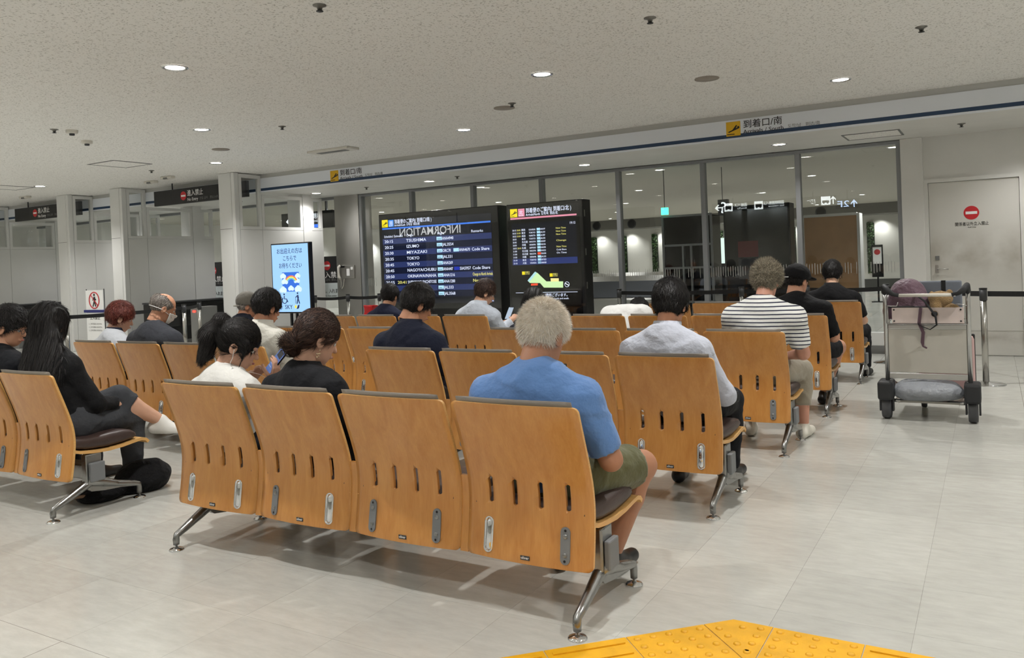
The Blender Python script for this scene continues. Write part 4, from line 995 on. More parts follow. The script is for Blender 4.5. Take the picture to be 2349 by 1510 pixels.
        d = smin(rc(Ps, heel, toe + A3((0, 0, -0.010)), 0.042, 0.032), rc(Ps, N_, N_ + fdir * 0.06 + A3((0, 0, -0.045)), 0.042, 0.034), 0.03); d = np.maximum(d, N_[2] - 0.082 - Ps[:, 2])
        V, Q = nets(d, ssh, l3, 0.009); link('shoe', np_mesh('shoe', V, Q, shoe), root)
    if band:
        ax_ = (hc + R @ A3((0, -0.02, -0.06)) * hs) - nb; ax_ = ax_ / np.linalg.norm(ax_); rr = 0.062 - 0.009 * fem; cc = nb + ax_ * 0.042
        MB().tube([tuple(cc + A3((rr * 1.12 * math.cos(a), rr * math.sin(a), -0.012 * math.sin(a) - 0.006 * abs(math.cos(a))))) for a in [k * 2 * PI / 28 for k in range(28)]], 0.013, 8, closed=True).build('neckband', band, root)
    if collar:
        cm, hgt, op = collar; m = MB(); r0 = 0.066 - 0.009 * fem; v = []; f = []; n = 28
        axis_t = (hc + R @ A3((0, -0.02, -0.06)) * hs) - nb; axis_t = axis_t / np.linalg.norm(axis_t)
        for j, (rr, zz) in enumerate(((r0 + 0.016, -0.022), (r0 + 0.004, hgt), (r0 + 0.007, hgt + 0.003), (r0 + 0.016, hgt * 0.25), (r0 + 0.026, -0.024))):
            for k in range(n + 1):
                a = PI / 2 + op + (2 * PI - 2 * op) * k / n; q = nb + A3((rr * math.cos(a) * 1.03, rr * math.sin(a), 0)) + axis_t * (zz + 0.046) + A3((0, 0.004, -0.010 * math.sin(a))); v.append(q)
        for j in range(4):
            for k in range(n): f.append((j * (n + 1) + k, j * (n + 1) + k + 1, (j + 1) * (n + 1) + k + 1, (j + 1) * (n + 1) + k))
        m.add(v, f, 0, True); m.build('collar', cm, root)
    return dict(root=root, R=R, hc=hc, nb=nb, HM=HM, hlink=hlink, ARM=ARM, SH=SH, LEG=LEG_, body=bd)

# ================================================================ the passengers
H_BLACK = mat('black hair', (20, 17, 16), 0.62, var=0.3, vscale=40, spec=0.3)
H_DARK = mat('dark brown hair', (44, 30, 25), 0.62, var=0.3, vscale=40, spec=0.3)
H_RED = mat('reddish brown hair', (86, 36, 28), 0.62, var=0.3, vscale=40, spec=0.3)
H_WHITE = mat('pale white hair', (246, 240, 230), 0.75, var=0.08, vscale=50)
H_GREY = mat('grey hair', (120, 112, 106), 0.5, var=0.3, vscale=60)
H_SALT = mat('salt and pepper hair', (112, 104, 88), 0.5, var=0.55, vscale=90)
HAIR2 = {H_BLACK.name: mat('black hair sheen', (34, 30, 29), 0.5), H_DARK.name: mat('brown hair sheen', (92, 64, 50), 0.5), H_RED.name: mat('red hair sheen', (128, 62, 46), 0.5), H_WHITE.name: mat('sand hair', (220, 206, 186), 0.7), H_GREY.name: mat('pale grey hair', (176, 168, 160), 0.6), H_SALT.name: mat('light grey hair', (178, 168, 146), 0.6)}
PANT_BLK = cloth('black trousers', (24, 25, 29)); PANT_NAVY = cloth('dark navy trousers', (30, 33, 42)); PANT_GREY = cloth('grey trousers', (92, 92, 96))
def seat_x(row, k, left=False): return BX[row] + (LB if left else 0) + 0.028 - HW - PITCH * (3 - k)
def stripes():
    m = cloth('white and navy striped jersey', (226, 226, 222)); nt, bs = nodes(m)
    tc = nt.nodes.new('ShaderNodeTexCoord'); sp = nt.nodes.new('ShaderNodeSeparateXYZ'); nt.links.new(tc.outputs['Object'], sp.inputs[0])
    a = nt.nodes.new('ShaderNodeMath'); a.operation = 'MULTIPLY'; a.inputs[1].default_value = 1 / 0.0262; nt.links.new(sp.outputs['Z'], a.inputs[0])
    b = nt.nodes.new('ShaderNodeMath'); b.operation = 'FRACT'; nt.links.new(a.outputs[0], b.inputs[0])
    c = nt.nodes.new('ShaderNodeMath'); c.operation = 'LESS_THAN'; c.inputs[1].default_value = 0.30; nt.links.new(b.outputs[0], c.inputs[0])
    mx = nt.nodes.new('ShaderNodeMix'); mx.data_type = 'RGBA'; nt.links.new(c.outputs[0], mx.inputs[0]); mx.inputs[6].default_value = (*lin((226, 226, 222)), 1); mx.inputs[7].default_value = (*lin((38, 40, 62)), 1)
    nt.links.new(mx.outputs[2], bs.inputs['Base Color']); return m
# --- row one
pr = person('white haired man in a blue T-shirt and olive shorts', seat_x(0, 3), BY[0], (0.000, 0.285, 1.038), nb=(-0.008, 0.215, 0.872), shw=0.205, pitch=0.42, yaw=-0.12, skin_rgb=(172, 122, 94), band=cloth('heather blue rib', (92, 130, 186)),
    hair='spiky', hair_mat=H_WHITE, nstr=26000, slen=0.020, shirt=cloth('heather blue cotton', (98, 136, 192), var=0.12), sleeve=0.86, pants=cloth('olive cotton', (92, 92, 60)), hem=0.84,
    arms={1: ((0.275, 0.275, 0.575), (0.13, 0.47, 0.60)), -1: ((-0.27, 0.29, 0.60), (-0.05, 0.46, 0.64))}, legs={1: ((0.235, 0.68, 0.455), (0.12, 0.60, 0.085)), -1: ((-0.14, 0.68, 0.48), (-0.12, 0.60, 0.085))}, h=0.011, bulk=1.06, pel=(0.01, 0.28, 0.50), hands={1: dict(curl=0.5), -1: dict(curl=0.5)}, hs=1.03)
BLUE = pr
pr = person('young woman with a black ponytail and a white T-shirt, using a phone', seat_x(0, 0), BY[0], (-0.015, 0.285, 0.972), nb=(-0.075, 0.235, 0.800), shw=0.165, fem=1, yaw=-0.95, pitch=0.42, roll=-0.05, skin_rgb=(205, 160, 136),
    hair='pony', hair_mat=H_BLACK, nstr=25000, slen=0.05, shirt=cloth('white cotton', (222, 221, 216)), sleeve=0.6, pants=PANT_NAVY, h=0.011, hs=1.0,
    band=cloth('white rib', (224, 223, 218)),
    arms={1: ((0.13, 0.34, 0.60), (0.060, 0.425, 0.775)), -1: ((-0.20, 0.42, 0.63), (-0.105, 0.45, 0.785))}, hands={1: dict(dir=(0.40, 0.12, 1.0), back=(0.85, 0.15, -0.35), curl=0.42, thumb=0.9), -1: dict(dir=(0.75, 0.05, 0.62), back=(-0.55, 0.45, 0.7), curl=0.5, thumb=0.7)}, finger_h=0.0045, sh_drop=0.06)
PONY = pr
pr = person('woman with a low dark bun and a black blouse', seat_x(0, 1), BY[0], (-0.055, 0.28, 1.012), nb=(-0.085, 0.215, 0.838), shw=0.175, fem=1, yaw=-0.45, pitch=0.40, skin_rgb=(206, 162, 138),
    hair='bun', hair_mat=H_DARK, nstr=25000, slen=0.05, shirt=cloth('black blouse', (22, 23, 27)), sleeve=0.75, pants=PANT_BLK, h=0.011, collar=(cloth('black collar', (20, 21, 25)), 0.03, 0.5), sh_drop=0.065)
BUN = pr
pr = person('woman with very long black hair, black top and crossed legs', seat_x(0, 3, True), BY[0], (-0.17, 0.27, 1.065), nb=(-0.14, 0.245, 0.885), shw=0.18, fem=1, yaw=0.25, pitch=0.12, skin_rgb=(206, 160, 134),
    hair='long', hair_mat=H_BLACK, nstr=25000, slen=0.10, shirt=cloth('black knit', (16, 16, 18)), sleeve=1.85, pants=cloth('washed black denim', (62, 64, 68), bump=0.4), hem={1: 1.97, -1: 1.30}, shoe=mat('white leather', (224, 222, 216), 0.5), fdir={-1: (0.8, 0.45, -0.12)},
    legs={1: ((0.06, 0.64, 0.475), (0.0, 0.66, 0.085)), -1: ((0.05, 0.55, 0.60), (0.16, 0.76, 0.42))}, arms={1: ((0.14, 0.34, 0.60), (0.10, 0.50, 0.57)), -1: ((-0.27, 0.32, 0.60), (-0.10, 0.50, 0.60))}, h=0.012, hs=1.0, bulk=1.05)
LONG = pr
pr = person('dark haired man in glasses and a black shirt, face turned aside', seat_x(0, 2, True), BY[0], (-0.10, 0.30, 1.05), nb=(-0.12, 0.235, 0.865), shw=0.18, yaw=-1.0, pitch=0.28, skin_rgb=(204, 152, 122), hair='thick', hair_mat=H_BLACK, nstr=5000, shirt=cloth('black shirt', (20, 22, 27)), sleeve=0.8, pants=PANT_BLK, h=0.013, arms={1: ((0.10, 0.36, 0.60), (0.0, 0.52, 0.60)), -1: ((-0.34, 0.30, 0.60), (-0.15, 0.50, 0.60))})
GLS = pr
# --- row two
pr = person('man in a navy polo shirt, head bent', seat_x(1, 0), BY[1], (-0.065, 0.31, 1.080), nb=(-0.075, 0.225, 0.895), shw=0.20, pitch=0.45, yaw=-0.55, skin_rgb=(196, 140, 108), hair='thick', hair_mat=H_BLACK, nstr=5500, shirt=cloth('navy pique', (27, 31, 48)), sleeve=0.85, pants=PANT_GREY, collar=(cloth('navy collar', (24, 28, 44)), 0.052, 0.5), h=0.013, bulk=1.06)
NAVY = pr
pr = person('man in a pale grey dress shirt with black hair', seat_x(1, 3), BY[1], (-0.045, 0.30, 1.066), nb=(-0.055, 0.215, 0.885), shw=0.185, pitch=0.38, yaw=-0.02, skin_rgb=(198, 142, 112), hair='thick', hair_mat=H_BLACK, nstr=25000, shirt=cloth('pale grey shirting', (186, 190, 202), var=0.03, bump=0.5, bscale=7), sleeve=1.9, pants=PANT_BLK,
    collar=(cloth('pale collar', (192, 196, 208)), 0.052, 0.3), h=0.012, arms={1: ((0.24, 0.29, 0.58), (0.12, 0.47, 0.55)), -1: ((-0.24, 0.29, 0.58), (-0.06, 0.47, 0.56))}, legs={1: ((0.16, 0.68, 0.49), (0.13, 0.74, 0.085)), -1: ((-0.1, 0.68, 0.48), (-0.14, 0.62, 0.085))}, shoe=mat('black shoe leather', (20, 20, 21), 0.4))
GREY = pr
pr = person('woman with short reddish hair and a pale striped blouse', seat_x(1, 0, True), BY[1], (-0.03, 0.29, 0.995), nb=(-0.04, 0.22, 0.825), shw=0.16, fem=1, yaw=-0.5, pitch=0.35, skin_rgb=(208, 164, 140), hair='thick', hair_mat=H_RED, nstr=5000, shirt=cloth('pale blue grey blouse', (190, 194, 200)), sleeve=0.9, pants=PANT_NAVY, collar=(cloth('navy sailor collar', (28, 32, 48)), 0.048, 0.4), h=0.015)
pr = person('balding man in a charcoal T-shirt wearing a face mask', seat_x(1, 1, True), BY[1], (-0.03, 0.29, 1.075), nb=(-0.05, 0.215, 0.885), shw=0.21, yaw=-0.45, pitch=0.4, skin_rgb=(206, 152, 122), hair='bald', hair_mat=H_GREY, nstr=4000, slen=0.02, shirt=cloth('charcoal cotton', (58, 60, 66)), band=cloth('charcoal rib', (54, 56, 62)), sleeve=0.85, pants=PANT_GREY, h=0.014, bulk=1.12)
BALD = pr
pr = person('man with thick black hair in a cream white shirt', seat_x(1, 3, True), BY[1], (0.01, 0.30, 1.070), nb=(0.02, 0.225, 0.890), shw=0.19, yaw=-0.15, pitch=0.3, skin_rgb=(190, 134, 104), hair='thick', hair_mat=H_BLACK, nstr=5000, shirt=cloth('cream shirting', (208, 206, 196), bump=0.5, bscale=8), sleeve=1.5, pants=PANT_GREY, collar=(cloth('cream collar', (212, 210, 200)), 0.052, 0.35), h=0.014, arms={1: ((0.27, 0.30, 0.60), (0.15, 0.50, 0.60)), -1: ((-0.22, 0.3, 0.6), (-0.03, 0.5, 0.6))})
# --- row three
pr = person('man in a grey baseball cap and dark navy shirt', seat_x(2, 0, True), BY[2], (-0.09, 0.30, 1.005), nb=(-0.10, 0.225, 0.835), shw=0.185, yaw=-0.75, pitch=0.25, skin_rgb=(184, 128, 98), hair='short', hair_mat=H_GREY, nstr=2500, shirt=cloth('dark navy shirt', (28, 31, 42)), sleeve=0.9, pants=PANT_NAVY, collar=(cloth('dark navy collar', (26, 29, 40)), 0.052, 0.4), h=0.016)
CAPM = pr
pr = person('woman with long black hair in a navy top with white stripes', seat_x(2, 0), BY[2], (0.005, 0.29, 0.985), nb=(0.0, 0.225, 0.815), shw=0.165, fem=1, yaw=0.3, pitch=0.3, skin_rgb=(206, 162, 138), hair='bob', hair_mat=H_BLACK, nstr=5500, slen=0.06, shirt=cloth('navy jersey', (22, 25, 40)), sleeve=1.8, pants=PANT_BLK, h=0.015)
W3 = pr
pr = person('person with curly grey hair in a navy and white striped shirt', seat_x(2, 3), BY[2], (0.10, 0.31, 1.135), nb=(0.095, 0.225, 0.960), shw=0.20, fem=0.4, yaw=-0.12, pitch=0.4, skin_rgb=(200, 146, 124), hair='curly', hair_mat=H_SALT, nstr=25000, slen=0.022, shirt=stripes(), sleeve=0.78, band=cloth('white knit rib', (222, 222, 218)), pants=cloth('stone cotton', (150, 142, 126)), hem=1.62, shoe=mat('off white canvas shoe', (214, 210, 198), 0.7),
    arms={1: ((0.33, 0.29, 0.645), (0.17, 0.50, 0.60)), -1: ((-0.16, 0.30, 0.64), (0.02, 0.50, 0.60))}, legs={1: ((0.24, 0.66, 0.48), (0.25, 0.62, 0.085)), -1: ((-0.04, 0.66, 0.48), (-0.12, 0.60, 0.085))}, h=0.012, bulk=1.12, sh_drop=0.075)
STR = pr
# --- row four
pr = person('man with brown hair in a pale blue dress shirt holding a phone', seat_x(3, 3, True), BY[3], (0.06, 0.33, 1.030), nb=(0.02, 0.235, 0.865), shw=0.18, yaw=-0.8, pitch=0.4, skin_rgb=(208, 160, 132), hair='thick', hair_mat=H_DARK, nstr=5000, shirt=cloth('pale blue shirting', (196, 204, 216), bump=0.5, bscale=8), sleeve=1.85, pants=PANT_BLK, collar=(cloth('pale blue collar', (204, 211, 222)), 0.052, 0.35), h=0.015, arms={1: ((0.25, 0.33, 0.64), (0.27, 0.50, 0.735)), -1: ((-0.2, 0.32, 0.62), (0.1, 0.52, 0.70))})
W2 = pr
pr = person('dark haired person in a navy top, mostly hidden', seat_x(3, 1, True), BY[3], (-0.02, 0.30, 1.010), nb=(-0.03, 0.225, 0.840), shw=0.185, yaw=0.1, pitch=0.3, skin_rgb=(200, 150, 120), hair='thick', hair_mat=H_BLACK, nstr=2500, shirt=cloth('navy cotton', (25, 30, 52)), sleeve=0.85, pants=PANT_NAVY, h=0.018)
pr = person('sleeper in a white shirt slumped forward with head down', seat_x(3, 0), BY[3], (0.13, 0.70, 0.80), nb=(0.09, 0.54, 0.785), shw=0.19, yaw=-0.1, pitch=1.1, skin_rgb=(204, 156, 128), hair='thick', hair_mat=H_BLACK, nstr=2500, shirt=cloth('bright white shirting', (232, 232, 230)), sleeve=1.3, pants=PANT_BLK, h=0.015, pel=(0.03, 0.27, 0.50),
    arms={1: ((0.28, 0.66, 0.60), (0.10, 0.78, 0.58)), -1: ((-0.12, 0.66, 0.60), (0.02, 0.78, 0.60))}, sh_drop=0.0, sh_y=-0.03)
pr = person('man in a black cap, black T-shirt and black shorts', seat_x(3, 3), BY[3], (-0.005, 0.30, 1.085), nb=(0.0, 0.22, 0.905), shw=0.20, yaw=-0.5, pitch=0.25, skin_rgb=(200, 148, 120), hair='short', hair_mat=H_BLACK, nstr=2500, shirt=cloth('black cotton', (17, 17, 19)), band=cloth('black rib', (17, 17, 19)), sleeve=0.9, pants=cloth('black shorts cloth', (26, 27, 30)), hem=0.82,
    arms={1: ((0.27, 0.30, 0.615), (0.12, 0.50, 0.60)), -1: ((-0.25, 0.30, 0.62), (-0.05, 0.5, 0.60))}, legs={1: ((0.24, 0.68, 0.49), (0.12, 0.62, 0.085)), -1: ((-0.1, 0.68, 0.48), (-0.1, 0.62, 0.085))}, h=0.014, bulk=1.08)
BCAP = pr
# --- row five
pr = person('young man with glossy black hair in a black polo shirt', seat_x(4, 3), BY[4], (-0.03, 0.30, 1.085), nb=(-0.03, 0.22, 0.900), shw=0.20, yaw=0.0, pitch=0.3, skin_rgb=(222, 178, 150), hair='thick', hair_mat=H_BLACK, nstr=5000, shirt=cloth('black polo', (18, 18, 20)), sleeve=0.85, pants=PANT_BLK, collar=(cloth('black polo collar', (18, 18, 20)), 0.052, 0.4), h=0.016, legs={1: ((0.2, 0.66, 0.48), (0.22, 0.62, 0.085)), -1: ((-0.1, 0.66, 0.48), (-0.1, 0.62, 0.085))}, shoe=M['dark_rubber'])

# ================================================================ baggage hall behind the glass
hw_mat = mat('hall wall white', (206, 204, 196), 0.6); HW_DARK = mat('hall bulkhead grey', (112, 110, 104), 0.8)
struct(MB().box(XA, XB, YW, YW + 0.1, 0.0, 2.5).build('wall_hall_far', hw_mat))
struct(MB().box(XA, XB, 28.8, 28.9, 2.46, HALL_CEIL).box(XA, XB, 28.9, YW, 2.46, 2.50).build('wall_hall_bulkhead', HW_DARK))
struct(MB().box(XB, XB + 0.1, YG + 0.1, YW, 0, HALL_CEIL).build('wall_hall_right', hw_mat))
struct(MB().box(XA + 0.02, XB, YW - 0.03, YW - 0.001, 0, 0.3).build('baseboard_hall', mat('steel skirting', (110, 110, 108), 0.25, 0.9)))
LEAFM = mat('foliage green', (44, 70, 26), 0.6, var=0.5, vscale=25); SOILM = mat('dark foliage backing', (20, 30, 14), 0.9)
def foliage(nm, w_, z0, z1, parent):
    n = 520; r_ = np.random.default_rng(5); v = []; f = []
    for k in range(n):
        c = A(r_.uniform(-w_ / 2, w_ / 2), -r_.uniform(0.02, 0.10), r_.uniform(z0, z1)); a = r_.uniform(0, 2 * PI); s = r_.uniform(0.025, 0.05)
        d = A(math.cos(a) * s, -0.4 * s, math.sin(a) * s); e = A(-math.sin(a) * s * 0.45, r_.uniform(-0.3, 0.3) * s, math.cos(a) * s * 0.45); o = len(v)
        v += [c - d, c + e, c + d, c - e]; f.append((o, o + 1, o + 2, o + 3))
    return v, f
def A(*p): return np.array(p)
_fv, _ff = foliage('f', 0.20, 0.5, 2.2, None); FOL = MB().add(_fv, _ff).mesh('foliage', LEAFM, fixn=False)
PBACK = MB().box(-0.12, 0.12, -0.05, 0.0, 0.5, 2.2).mesh('backing', SOILM)
def plant_strip(x, y, rz, lab, k):
    t = thing('plant_panel', lab, 'plant wall', (x, y, 0), rz, 'green strips of the hall wall')
    link('backing', PBACK, t); stuff(link('foliage', FOL, t))
    o = spot_lamp('wall_washer', (0.33, -0.28, 2.40), 52.0, 2.1, 1.0, 0.05, t); o.rotation_euler = (0.10, 0, 0)
for k in range(9): plant_strip(-13.76 + 1.28 * k, YW - 0.012, 0, 'narrow vertical strip of green plants on the far hall wall', k)
for k, yy in enumerate((23.4, 20.0, 17.0)): plant_strip(XA + 0.03, yy, PI / 2, 'narrow vertical strip of green plants on the hall side wall', k)
for x in (-13.1, -11.65, -4.9):
    t = thing('round_vent', 'round black vent on the grey bulkhead of the hall', 'vent', (x, 28.8, 2.62), 0, 'bulkhead vents')
    MB().lathe([(0.17, 0), (0.17, -0.02), (0.13, -0.03)], axis='Y', seg=24, caps=False).build('vent_ring', M['dark_grey'], t); MB().lathe([(0.14, -0.01), (0, -0.01)], axis='Y', seg=20, caps=False).build('vent_core', M['black'], t)
# baggage carousel
bc = thing('baggage_carousel', 'steel and black baggage carousel behind the glass wall', 'carousel', (-7.2, 18.6, 0))
def oval(rx, ry, n=40, sx=2.6):
    p = []
    for k in range(n):
        a = 2 * PI * k / n; cx = sx if math.cos(a) >= 0 else -sx; p.append((cx + rx * math.cos(a), ry * math.sin(a)))
    return p
def loft(polys, mi=0, smooth=False):
    n = len(polys[0][0]); v = [(x, y, z) for pl, z in polys for x, y in pl]; f = [(i * n + k, i * n + (k + 1) % n, (i + 1) * n + (k + 1) % n, (i + 1) * n + k) for i in range(len(polys) - 1) for k in range(n)]
    f.append(tuple((len(polys) - 1) * n + k for k in range(n))); return MB().add(v, f, mi, smooth)
loft([(oval(1.55, 1.55), 0.0), (oval(1.55, 1.55), 0.40), (oval(1.40, 1.40), 0.44)]).build('steel_skirt', M['steel'], bc)
loft([(oval(1.40, 1.40), 0.45), (oval(0.75, 0.75), 0.80)]).build('belt_plates', mat('dark belt plates', (52, 54, 58), 0.4), bc)
loft([(oval(0.75, 0.75), 0.80), (oval(0.70, 0.70), 0.92), (oval(0.30, 0.30), 0.98)]).build('centre_island', M['steel'], bc)
# dark glazed cabinet with grey bars
gc = thing('glazed_cabinet', 'black glazed kiosk with a grey frame grid behind the glass wall', 'kiosk', (-4.40, 13.2, 0))
MB().box(-0.39, 0.45, 0.02, 0.5, 0, 2.0).build('dark_glass_body', M['black_gloss'], gc)
for a in (-0.40, -0.06, 0.08, 0.43): MB().box(a, a + 0.03, -0.02, 0.02, 0, 2.02 if a in (-0.40, 0.43) else 1.52).build('upright_bar', M['alu_grey'], gc)
for z in (0.55, 1.12, 1.50, 1.99): MB().box(-0.40, 0.46, -0.022, 0.018, z, z + 0.035).build('cross_bar', M['alu_grey'], gc)
ex = thing('exit_lamp', 'small green exit lamp above the black glazed kiosk', 'exit sign', (-4.72, 13.15, 2.04)); MB().box(-0.06, 0.06, -0.02, 0.02, 0, 0.12, bev=0.004).build('lamp_box', emat('exit green', (70, 235, 170), 2.5), ex); MB().box(-0.005, 0.005, -0.005, 0.005, 0.12, 0.77).build('stem', M['dark_grey'], ex)
# back of a display kiosk, dark
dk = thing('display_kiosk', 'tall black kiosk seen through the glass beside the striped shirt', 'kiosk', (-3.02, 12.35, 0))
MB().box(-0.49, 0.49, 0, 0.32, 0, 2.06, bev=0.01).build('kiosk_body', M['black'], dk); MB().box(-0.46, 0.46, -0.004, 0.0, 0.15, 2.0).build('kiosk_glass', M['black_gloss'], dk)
MB().box(-0.28, 0.02, -0.006, -0.004, 1.28, 1.52).build('red_reflection', mat('painted red reflection', (92, 22, 26), 0.5), dk); MB().box(-0.28, 0.02, -0.006, -0.004, 0.95, 1.26).build('grey_reflection', mat('painted grey reflection', (62, 62, 66), 0.5), dk)  # flat patches paint a poster's reflection onto the kiosk glass
lb = thing('light_panel', 'white lit information panel behind the glass wall', 'screen', (-4.02, 14.0, 0)); MB().box(-0.09, 0.13, 0, 0.05, 1.18, 1.62).build('lit_face', emat('lit white panel', (220, 240, 228), 1.1), lb); MB().box(-0.07, -0.03, -0.002, 0, 1.3, 1.45).build('colour_bar', emat('lit green', (60, 150, 120), 0.8), lb); MB().box(-0.03, 0.05, 0.0, 0.04, 0, 1.18).build('post', M['dark_grey'], lb)
n3 = thing('carousel_number', 'black hanging number three sign behind the glass wall', 'sign', (-3.90, 13.72, 1.99)); MB().box(-0.07, 0.10, -0.05, 0.05, 0, 0.27, bev=0.004).build('sign_box', M['sign_black'], n3); MB().box(-0.005, 0.005, -0.005, 0.005, 0.27, 0.82).build('stem', M['dark_grey'], n3); text('3', 0.27, emat('lit white', (235, 240, 240), 1.0), n3, (-0.03, -0.052, 0.04), 0.09, 0.0)
wf = thing('floor_notice', 'black framed red notice stand in the hall beyond the brown booth', 'sign', (-2.45, 22.0, 0)); MB().box(-0.13, 0.13, -0.02, 0.02, 0.62, 1.42, bev=0.004).build('notice_frame', M['black'], wf); MB().box(-0.10, 0.10, -0.023, -0.02, 0.95, 1.36).build('notice_print', M['white_print'], wf); MB().lathe([(0.07, -0.024), (0.07, -0.027), (0, -0.027)], (0, 0, 1.24), 20, axis='Y').build('notice_disc', M['red_sign'], wf); MB().box(-0.02, 0.02, -0.02, 0.02, 0.02, 0.62).build('post', M['black'], wf); MB().box(-0.15, 0.15, -0.12, 0.12, 0, 0.02).build('foot_plate', M['black'], wf)
# brown glazed booth
bb = thing('brown_booth', 'brown panelled booth with a white frame behind the glass wall', 'booth', (-2.08, 13.0, 0))
MB().box(-0.38, 0.37, 0.02, 0.3, 0.0, 1.84).build('brown_panel', mat('brown panel', (176, 136, 96), 0.35, var=0.12, vscale=3), bb)
MB().box(-0.41, -0.38, -0.02, 0.3, 0, 1.87).box(0.37, 0.41, -0.02, 0.3, 0, 1.87).box(-0.38, 0.37, -0.02, 0.3, 1.84, 1.88).build('white_frame', M['panel_white'], bb)
# hanging exit signs in the hall
LW = emat('sign light white', (240, 244, 250), 1.3, False); LBL = emat('sign light blue', (60, 120, 240), 1.2, False)
xs_ = thing('hall_exit_sign', 'black hanging exit sign with a white arrow left of the steel column', 'sign', (-12.70, 13.0, 2.24))
MB().box(-0.76, 0.75, -0.06, 0.06, 0, 0.37, bev=0.004).build('sign_box', M['sign_black'], xs_); MB().box(-0.25, -0.21, -0.02, 0.02, 0.37, 0.57).build('hanger', M['dark_grey'], xs_); MB().box(0.5, 0.54, -0.02, 0.02, 0.37, 0.57).build('hanger', M['dark_grey'], xs_)
ar = MB().prism([(-0.62, 0.19), (-0.47, 0.32), (-0.42, 0.32), (-0.53, 0.215), (-0.34, 0.215), (-0.34, 0.165), (-0.53, 0.165), (-0.42, 0.06), (-0.47, 0.06)], -0.064, -0.061, 'Y'); ar.build('arrow', LW, xs_)
text('出口', 0.13, LW, xs_, (-0.27, -0.062, 0.22), 0.24, 0.01); text('Exit', 0.09, LW, xs_, (-0.27, -0.062, 0.13), None, 0.01); text('출구', 0.06, LW, xs_, (-0.27, -0.062, 0.05))
text('到着', 0.13, LW, xs_, (0.16, -0.062, 0.22), 0.24, 0.01); text('Arrivals', 0.07, LW, xs_, (0.16, -0.062, 0.14)); MB().box(0.14, 0.40, -0.064, -0.061, 0.02, 0.09).build('blue_panel', LBL, xs_)

# ================================================================ lit direction boards behind the viewer (seen mirrored in the glass)
RW = emat('bright sign white', (235, 240, 240), 10.0, False); RB = emat('bright sign pale blue', (190, 215, 255), 11.0, False)
ds = thing('direction_board', 'ceiling hung direction board for buses and taxis, mirrored in the glass', 'sign', (-5.2, -1.0, 2.58))
MB().box(-1.8, 1.6, -0.10, 0.0, -0.02, 0.24, bev=0.004).build('board', M['sign_black'], ds)
for hx in (-1.2, 1.0): MB().tube([(hx, -0.05, 0.24), (hx, -0.05, 0.37)], 0.015, 8).build('hanger', M['dark_grey'], ds)
for x0, icon in ((-1.44, 'bus'), (-0.58, 'bus'), (1.22, 'taxi')):
    MB().box(x0, x0 + 0.24, 0.0, 0.004, -0.01, 0.22).build('icon_tile', RW, ds)
    m = MB(); m.box(x0 + 0.03, x0 + 0.21, 0.004, 0.008, 0.05, 0.15 if icon == 'bus' else 0.11)
    for wx in (0.07, 0.17): m.lathe([(0.022, 0.004), (0.022, 0.009), (0, 0.009)], (x0 + wx, 0, 0.045), 12, axis='Y')
    m.build('vehicle_pictogram', M['black_print'], ds)
def back_text(s, size, x1, z, width, par=ds, m_=RW): return text(s, size, m_, par, (x1, 0.002, z), width, 0.008, 'LEFT', PI)
back_text('路線バス', 0.11, -0.78, 0.11, 0.36); back_text('Route Bus', 0.06, -0.80, 0.04, 0.26)
back_text('国際線連絡バス', 0.11, 0.24, 0.11, 0.56); back_text("Int'l Terminal", 0.06, 0.24, 0.04, 0.42)
back_text('タクシー', 0.09, 1.08, 0.10, 0.22); back_text('Taxi', 0.06, 1.08, 0.04, 0.12)
MB().prism([(-1.72, 0.10), (-1.62, 0.20), (-1.58, 0.20), (-1.64, 0.13), (-1.48, 0.13), (-1.48, 0.0), (-1.52, 0.0), (-1.52, 0.09), (-1.64, 0.09), (-1.58, 0.02), (-1.62, 0.02)], 0.001, 0.004, 'Y').build('turn_arrow', RW, ds)
MB().prism([(1.53, 0.22), (1.46, 0.14), (1.46, 0.10), (1.515, 0.155), (1.515, 0.0), (1.545, 0.0), (1.545, 0.155), (1.60, 0.10), (1.60, 0.14)], 0.001, 0.004, 'Y').build('up_arrow', RW, ds)
f2 = thing('floor_board', 'ceiling hung board reading 2F, mirrored in the glass', 'sign', (-3.33, -1.1, 2.44)); MB().box(-0.30, 0.30, -0.08, 0.0, 0.0, 0.26, bev=0.004).build('board', M['sign_black'], f2); MB().tube([(0, -0.04, 0.26), (0, -0.04, 0.51)], 0.015, 8).build('hanger', M['dark_grey'], f2)
back_text('2F', 0.24, 0.06, 0.05, 0.30, f2, RB); MB().prism([(0.17, 0.23), (0.09, 0.14), (0.09, 0.10), (0.155, 0.165), (0.155, 0.03), (0.185, 0.03), (0.185, 0.165), (0.25, 0.10), (0.25, 0.14)], 0.001, 0.004, 'Y').build('up_arrow', RB, f2)
inf = thing('information_sign', 'lit information lettering over the counter, mirrored in the arrivals board', 'sign', (-15.2, -1.05, 2.30)); MB().box(-1.35, 1.35, -0.12, 0.0, -0.06, 0.36).build('sign_band', M['mid_grey'], inf); MB().tube([(-1, -0.06, 0.36), (-1, -0.06, 0.65)], 0.02, 8).build('hanger', M['dark_grey'], inf); MB().tube([(1, -0.06, 0.36), (1, -0.06, 0.65)], 0.02, 8).build('hanger', M['dark_grey'], inf)
back_text('INFORMATION', 0.36, 1.18, 0.03, 2.36, inf, emat('bright letters', (240, 240, 240), 9.0, False))

